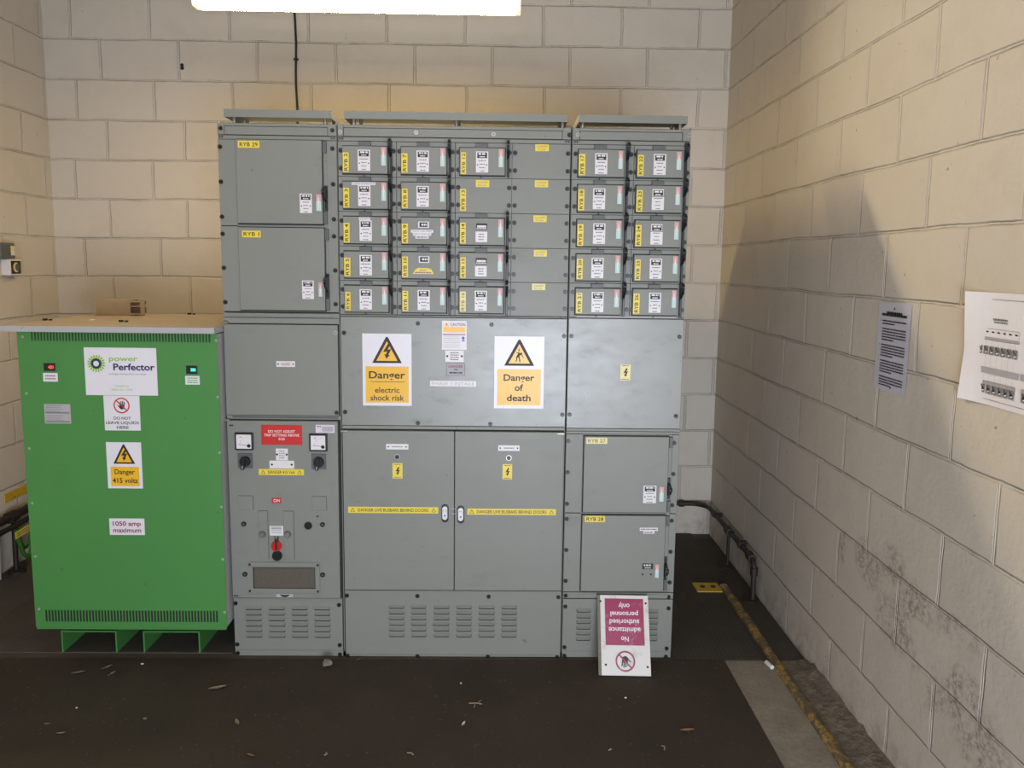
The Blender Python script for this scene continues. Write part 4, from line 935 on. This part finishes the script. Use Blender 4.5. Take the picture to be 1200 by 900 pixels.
def coupling(parent, p, q, r=.019, m='rust'):
    mb = MB(); mb.cyl(p, q, r, m, 14); return build('pipe_coupling', mb, parent)
e = empty('wall_pipe', (1.27, 4.1, 0), 'dark brown pipe bending round the back corner and along the right wall near the floor', 'pipe')
PX, PYb, PZ, PR = 1.270, YB-.042, .208, .0130
path = [(.60,PYb,PZ)]+[(1.17+.1*math.sin(t),PYb-.1+.1*math.cos(t),PZ) for t in [math.pi/2*i/8 for i in range(9)]]+[(PX,3.70,PZ)]+[(PX,3.70-.05*math.sin(t),PZ-.05+.05*math.cos(t)) for t in [math.pi/2*i/6 for i in range(1,7)]]+[(PX,3.65,.012)]
mb = MB(); mb.tube(path, PR, 'rust', 12); build('pipe_run', mb, e)
mb = MB(); mb.tube([(PX,4.085,PZ),(PX,4.085,.012)], .0085, 'rust', 10); build('pipe_leg', mb, e)
coupling(e,(1.105,PYb,PZ),(1.135,PYb,PZ)); coupling(e,(PX,4.39,PZ),(PX,4.36,PZ)); coupling(e,(PX,4.115,PZ),(PX,4.055,PZ),.023); coupling(e,(PX,3.88,PZ),(PX,3.85,PZ)); coupling(e,(PX,3.735,PZ),(PX,3.68,PZ),.022); coupling(e,(PX,3.65,.175),(PX,3.65,.135),.019)
for yy in (4.085,3.65):
    mb = MB(); mb.cyl((PX-.012,yy,.0062),(PX-.012,yy,.012),.042,'rust',16); build('floor_flange', mb, e)
for yy in (4.36,3.90):
    mb = MB(); mb.box(PX+.008, XR-.0005, yy-.008, yy+.008, PZ-.012, PZ+.012, 'rust'); build('wall_bracket', mb, e)

def papersheet(name, label, y0, y1, z0, z1, mat, curl, fn):
    W, H = y0-y1, z1-z0; T = Matrix(((0,1,0,XR-.0012),(-1,0,0,y0),(0,0,1,z0),(0,0,0,1)))
    mb = MB(T); n = 14; vs = []
    def d(u, v): return -(.0008+curl*max(0,(1-u*3))**2*(.35+.65*abs(2*v-.9)))
    for s_ in (0, 1):
        for i in range(n+1):
            for j in range(n+1):
                u, v = i/n, j/n; vs.append((u*W, d(u,v)-(.0006 if s_ else 0), v*H))
    N = (n+1)**2
    fs = [(N+i*(n+1)+j, N+(i+1)*(n+1)+j, N+(i+1)*(n+1)+j+1, N+i*(n+1)+j+1) for i in range(n) for j in range(n)]+[(i*(n+1)+j, i*(n+1)+j+1, (i+1)*(n+1)+j+1, (i+1)*(n+1)+j) for i in range(n) for j in range(n)]
    mb.add(vs, fs, mat, True)
    k = MB(T); fn(mb, W, H)
    return build(name, mb, None, label, 'notice')
def notice1(mb, W, H):
    Y = -.0030; c = W*.52
    mb.text('6', c, H*.93, .008, Y, 'ink', bold=1) if False else mb.disc(c, H*.935, .004, Y, 'ink', 8)
    mb.scribble(c-W*.24, c+W*.24, H*.885, .0075, Y, 'ink', 1, .2); mb.scribble(c-W*.38, c+W*.38, H*.860, .0085, Y, 'ink', 2, .12)
    z = H*.79
    for k, n in enumerate((2,5,5,5,4)):
        mb.disc(W*.11, z, .0018, Y, 'ink', 6)
        for i in range(n): mb.scribble(W*.17, W*(.90 if i < n-1 else .55), z, .0042, Y, 'ink', k*9+i, .25); z -= .0092
        z -= .0085
    mb.disc(W*.55, H*.055, .004, Y, 'ink', 8)
papersheet('safety_notice', 'portrait printed notice sheet on the right wall, left of the wiring diagram', 2.645, 2.432, 1.246, 1.547, 'paper_lilac', .0, notice1)
def notice2(mb, W, H):
    Y = -.0030
    def fr(x0,x1,z0,z1,w_=.0012,m='ink_grey'):
        for a,b in (((x0,z0),(x1,z0)),((x1,z0),(x1,z1)),((x1,z1),(x0,z1)),((x0,z1),(x0,z0))): mb.line(a,b,w_,Y,m)
    fr(W*.045, W*.96, H*.05, H*.94)
    x0, x1 = W*.13, W*.52
    mb.scribble(W*.26,W*.40,H*.765,.005,Y,'ink_grey',1,.3); mb.scribble(W*.27,W*.40,H*.742,.004,Y,'ink_grey',2,.3)
    def blk(x0, x1, zt, n, s):
        fr(x0, x1, zt-H*.10, zt, .0008); mb.quad(x0, x1, zt-H*.10, zt-H*.075, Y, 'ink_faint')
        for i in range(n):
            c = x0+(x1-x0)*(i+.5)/n; mb.quad(c-.005,c+.005,zt-H*.035,zt-H*.022,Y,'ink'); mb.line((c,zt-H*.1),(c,zt-H*.55),.0006,Y,'ink_faint')
        for zz in (.155,.50):
            for i in range(n):
                c = x0+(x1-x0)*(i+.5)/n; q = (x1-x0)/n*.40
                mb.quad(c-q,c+q,zt-H*(zz+.075),zt-H*zz,Y-.0003,'ink_grey'); mb.line((c-q*.7,zt-H*(zz+.01)),(c+q*.6,zt-H*(zz+.045)),.003,Y-.0006,'ink'); mb.line((c-q*.3,zt-H*(zz+.06)),(c+q*.7,zt-H*(zz+.052)),.003,Y-.0006,'paper')
        mb.quad(x0-W*.02, x1+W*.02, zt-H*.40, zt-H*.345, Y-.0003, 'ink_faint')
    blk(x0, x1, H*.68, 7, 0); blk(W*.58, W*.92, H*.68, 6, 1)
    for (a,b) in ((x0,x1),(W*.58,W*.92)):
        fr(a, b, H*.10, H*.21, .0008); mb.quad(a,b,H*.175,H*.21,Y,'ink_faint')
        for i in range(7): c = a+(b-a)*(i+.5)/7; mb.quad(c-.004,c+.004,H*.125,H*.145,Y-.0003,'ink')
    mb.disc(W*.115, H*.905, .0085, Y-.0004, 'ink_grey', 14)
papersheet('wiring_diagram', 'wide paper wiring diagram curling off the right wall at the frame edge', 2.128, 1.708, 1.300, 1.600, 'paper', .016, notice2)

# left wall fittings
YLW = XL
e = empty('isolator_switch', (XL+.02, 4.085, 1.66), 'grey isolator switch box on the left wall above the white timer', 'switch')
mb = MB(); mb.box(XL+.0005, XL+.050, 4.030, 4.150, 1.655, 1.737, 'grey_dark', .006); build('switch_body', mb, e)
mb = MB(); mb.box(XL+.050, XL+.052, 4.110, 4.142, 1.672, 1.722, 'yellow_pale'); mb.box(XL+.052, XL+.053, 4.112, 4.140, 1.674, 1.698, 'white'); build('switch_label', mb, e, 'yellow and white sticker')
e = empty('wall_timer', (XL+.02, 4.145, 1.565), 'white box timer with round dial on the left wall under the grey switch', 'timer')
mb = MB(); mb.box(XL+.0005, XL+.048, 4.100, 4.195, 1.568, 1.652, 'white', .003); build('timer_body', mb, e)
mb = MB(); mb.box(XL+.048, XL+.0495, 4.108, 4.188, 1.576, 1.644, 'rust'); T = Matrix(((0,-1,0,XL+.0500),(1,0,0,4.148),(0,0,1,1.610),(0,0,0,1)))
mb.T = T; mb.disc(0,0,.026,-.0002,'yellow_pale'); mb.disc(.010,0,.020,-.0006,'grey_dark'); build('timer_dial', mb, e, 'brown dial face with crescent')
mb = MB(); mb.cyl((XL+.012,4.052,1.7375),(XL+.012,4.052,ZC-.001),.010,'white',10); build('wall_conduit', mb, None, 'thin white conduit rising from the grey switch on the left wall', 'conduit')
T = Matrix(((0,-1,0,XL+.0008),(1,0,0,0),(0,0,1,0),(0,0,0,1)))
mb = MB(); mb.box(XL+.0005, XL+.003, 4.000, 4.36, .362, .412, 'bright_yellow'); mb.box(XL+.003, XL+.004, 4.075, 4.084, .370, .378, 'black')
build('warning_tape', mb, None, 'yellow strip stuck low on the left wall behind the green cabinet', 'tape')
e = empty('floor_trunking_pipe', (XL+.06, 4.0, 0), 'dark pipe on a leg low along the left wall behind the green cabinet', 'pipe')
mb = MB(); mb.tube([(XL+.060,3.2,.305),(XL+.060,4.56,.305)], .022, 'pipe_dark', 12); mb.tube([(XL+.085,3.2,.262),(XL+.085,4.56,.262)], .014, 'pipe_dark', 10); build('pipe_run', mb, e)
mb = MB(); mb.tube([(XL+.070,3.955,.290),(XL+.066,3.955,.012)], .013, 'pipe_dark', 12); build('pipe_leg', mb, e)
mb = MB(); mb.cyl((XL+.070,3.955,.001),(XL+.070,3.955,.014),.045,'pipe_dark',14); build('floor_flange', mb, e)
mb = MB(); mb.cyl((XL+.060,3.925,.305),(XL+.060,3.985,.305),.030,'pipe_dark',14); build('pipe_coupling', mb, e)
for i, (m_, y0, sag, lab) in enumerate((('cable_green',3.925,.19,'dark green earth cable looping below the pipe on the left wall'),('cable_green',3.960,.15,'second green earth cable hanging nearest the green cabinet, by the yellow cable'),('cable_yellow',3.995,.11,'yellow earth cable hanging from the pipe on the left wall'))):
    mb = MB(); r = .009 if i else .011
    pts = [(XL+.098+(0,-.028,.026)[i]+.004*math.sin(t*3+i), y0+.17*t, .246-sag*math.sin(math.pi*min(1,t*1.05))**.8*(1-.15*t)-.010*i*0) for t in [j/16 for j in range(17)]]
    mb.tube(pts, r, m_, 8); build('earth_cable', mb, None, lab, 'cable')
mb = MB(); T = Matrix(((0,-1,0,XL+.108),(1,0,0,3.972),(0,0,1,.222),(0,0,0,1))) @ Matrix.Rotation(math.radians(-2),4,'Y')
mb.T = T; mb.box(-.072,.072,-.001,.001,-.019,.019,'yellow'); mb.scribble(-.06,.06,.007,.006,-.0014,'ink_grey',1,.2); mb.scribble(-.06,.055,-.006,.006,-.0014,'ink_grey',2,.2)
build('cable_tag', mb, None, 'yellow printed tag hanging on the cables at the left wall', 'tag')
mb = MB(); mb.tube([(XL+.035,3.84,.006),(XL+.035,3.85,.15),(XL+.03,3.86,.24)], .022, 'white', 10); build('white_pipe', mb, None, 'short white pipe rising from the floor at the left frame edge', 'pipe')

# ================================================================== the fallen sign
def fallen_sign():
    W, H = .212, .312; th = math.radians(26.5)
    bx, by = .5145, 2.923
    e = empty('warning_sign', (bx, by, .008), 'worn upside-down No admittance sign leaning on the cabinet plinth', 'sign')
    # sign space: centre origin, facing -Y; lean back about X, then turned upside down in its own plane
    lean = Matrix.Rotation(-th, 4, 'X')
    base = Matrix.Translation((bx, by, .0105)) @ Matrix.Rotation(math.radians(-1.5),4,'Z') @ lean @ Matrix.Translation((0,0,H/2))
    mb = MB(base); mb.box(-W/2,W/2,0,.004,-H/2,H/2,'worn_white',.001); mb.box(-W/2-.0005,-W/2+.012,-.0006,0,-H/2,H/2,'tissue'); build('sign_board', mb, e)
    T = base @ Matrix.Rotation(math.pi,4,'Y'); mb = MB(T); Y = -.0012
    mb.quad(-W*.40, W*.355, -H*.455, H*.13, Y, 'magenta')
    for t, z_, w_ in (('No',.068,.15),('admittance',-.045,.62),('authorised',-.145,.58),('personnel',-.243,.54),('only',-.345,.22)):
        mb.text(t, -W*.02, H*(z_+.015-.03), H*.062, Y-.0004, 'white', w=W*w_, bold=.8)
    hand_no(mb, -W*.015, H*.325, H*.128, Y, 'magenta')
    build('sign_print', mb, e, 'magenta panel with white upside-down lettering')
    mb = MB(base)
    for a, b in ((-.44,.42),(.45,.40),(-.36,-.37),(.44,-.39)): mb.cyl((W*a,-.0002,H*b),(W*a,-.0012,H*b),.0045,'black_rough',10)
    build('screw_hole', mb, e)
fallen_sign()

# ================================================================== litter on the floor
ZM = .0062
def crumple(x, y, r, m, seed, z=ZM, flat=.5):
    mb = MB(); bm = bmesh.new(); bmesh.ops.create_icosphere(bm, subdivisions=2, radius=1); rr = random.Random(seed)
    vs = []
    for v in bm.verts:
        k = rr.uniform(.55, 1.1); vs.append((x+v.co.x*r*k, y+v.co.y*r*k*.8, z+r*flat*1.02+v.co.z*r*flat*min(k,1)))
    bm.verts.index_update(); mb.add(vs, [tuple(v.index for v in f.verts) for f in bm.faces], m); bm.free(); return mb
def leafm(x, y, L, a, m, z=ZM, curl=.25):
    mb = MB(); n = 8; vs = []
    for i in range(n+1):
        t = i/n; wd_ = L*.17*math.sin(math.pi*(t*.92+.04)); 
        for s_ in (-1, 0, 1):
            lx, ly = (t-.5)*L, s_*wd_; hz = curl*L*(abs(s_)*.35+abs(t-.5)*.5)
            vs.append((x+lx*math.cos(a)-ly*math.sin(a), y+lx*math.sin(a)+ly*math.cos(a), z+.001+hz))
    k = len(vs); vs += [(p[0],p[1],p[2]+.0009) for p in vs]
    fs = [(i*3+j, (i+1)*3+j, (i+1)*3+j+1, i*3+j+1) for i in range(n) for j in range(2)]
    mb.add(vs, [tuple(reversed(f)) for f in fs]+[tuple(q+k for q in f) for f in fs], m, True); return mb
def twigm(x, y, L, a, z=ZM, m='twig', fork=False):
    mb = MB(); P = [(x+(t-.5)*L*math.cos(a)+.006*math.sin(t*5), y+(t-.5)*L*math.sin(a), z+.0022+.002*math.sin(t*3)) for t in [i/6 for i in range(7)]]
    mb.tube(P, .0022, m, 6)
    if fork: mb.tube([P[3],(P[3][0]+.02*math.cos(a+.9),P[3][1]+.03*math.sin(a+.9),z+.003)], .0018, m, 6); mb.tube([P[2],(P[2][0]-.004,P[2][1]-.028,z+.003)], .0018, m, 6)
    return mb
x,y = atz(383,777,.02); build('crumpled_tissue', crumple(x,y,.024,'tissue',1,flat=.6), None, 'crumpled grey tissue on the floor below the meter cabinet plinth', 'litter')
x,y = atz(558,827); build('twig', twigm(x,y,.055,-.1,fork=True), None, 'pale forked twig on the mat in front of the central cabinet', 'litter')
x,y = atz(543,851); build('white_petal', leafm(x,y,.028,1.2,'white_bit'), None, 'small white petal on the mat below the forked twig', 'litter')
x,y = atz(805,859); build('dry_leaf', leafm(x,y,.052,.1,'leaf',curl=.2), None, 'brown dry leaf on the mat at lower right', 'litter')
x,y = atz(901,782); mb = MB(); mb.cyl((x-.004,y+.022,.0115),(x+.006,y-.022,.0115),.009,'white_bit',10); build('cigarette_filter', mb, None, 'white roll of paper lying beside the kerb edging', 'litter')
for (px,py,L,a,m_,k,lab) in [
    (167,780.5,.010,.0,'white_bit','c','tiny bright white fleck just in front of the green channels'),
    (125,785,.045,.9,'tissue','l','curled grey leaf in front of the green channels, behind its twin'),
    (131,792,.035,1.2,'tissue','l','curled grey leaf in front of the green channels, nearer the camera'),
    (92,791,.05,.4,'tissue','l','flat grey leaf scrap left of the two curled leaves'),
    (255,809,.065,.35,'twig','l','long pale curved leaf on the mat left of the meter cabinet'),
    (278,849,.040,-1.,'twig','l','curved pale leaf standing on the mat midway to the front'),
    (72,862,.030,.2,'twig','l','pale crumpled leaf on the mat near the left corner'),
    (55,851,.022,.1,'twig','l','small pale leaf on the mat at far left'),
    (294,888,.030,-.4,'leaf','l','tan leaf on the mat near the bottom edge'),
    (382,886,.018,1.,'twig','t','tiny twig upright in view near the bottom edge, left of centre'),
    (482,886,.032,-.4,'twig','t','short twig on the mat near the bottom edge at centre'),
    (778,879,.026,-1.1,'twig','t','short twig on the mat below the brown leaf'),
    (715,881,.016,.5,'twig','t','small twig near the bottom edge left of the brown leaf'),
    (90,832,.006,.5,'white_bit','c','white fleck on the mat right of the small pale leaf'),
    (420,775,.020,.5,'tissue','l','small grey scrap by the central cabinet plinth'),
    (733,820,.006,.5,'white_bit','c','pale fleck on the mat below the fallen sign'),
    (540,803,.006,.5,'white_bit','c','pale fleck on the mat above the forked twig'),
    (170,845,.012,.5,'tissue','c','small grey crumb on the mat in front of the green cabinet')]:
    x,y = atz(px,py)
    if k == 'c': b_ = crumple(x,y,L/2+.002,m_,int(px))
    elif k == 'l': b_ = leafm(x,y,L,a,m_,curl=.18)
    else: b_ = twigm(x,y,L,a)
    build({'c':'crumb','l':'leaf_scrap','t':'twig'}[k], b_, None, lab, 'litter')
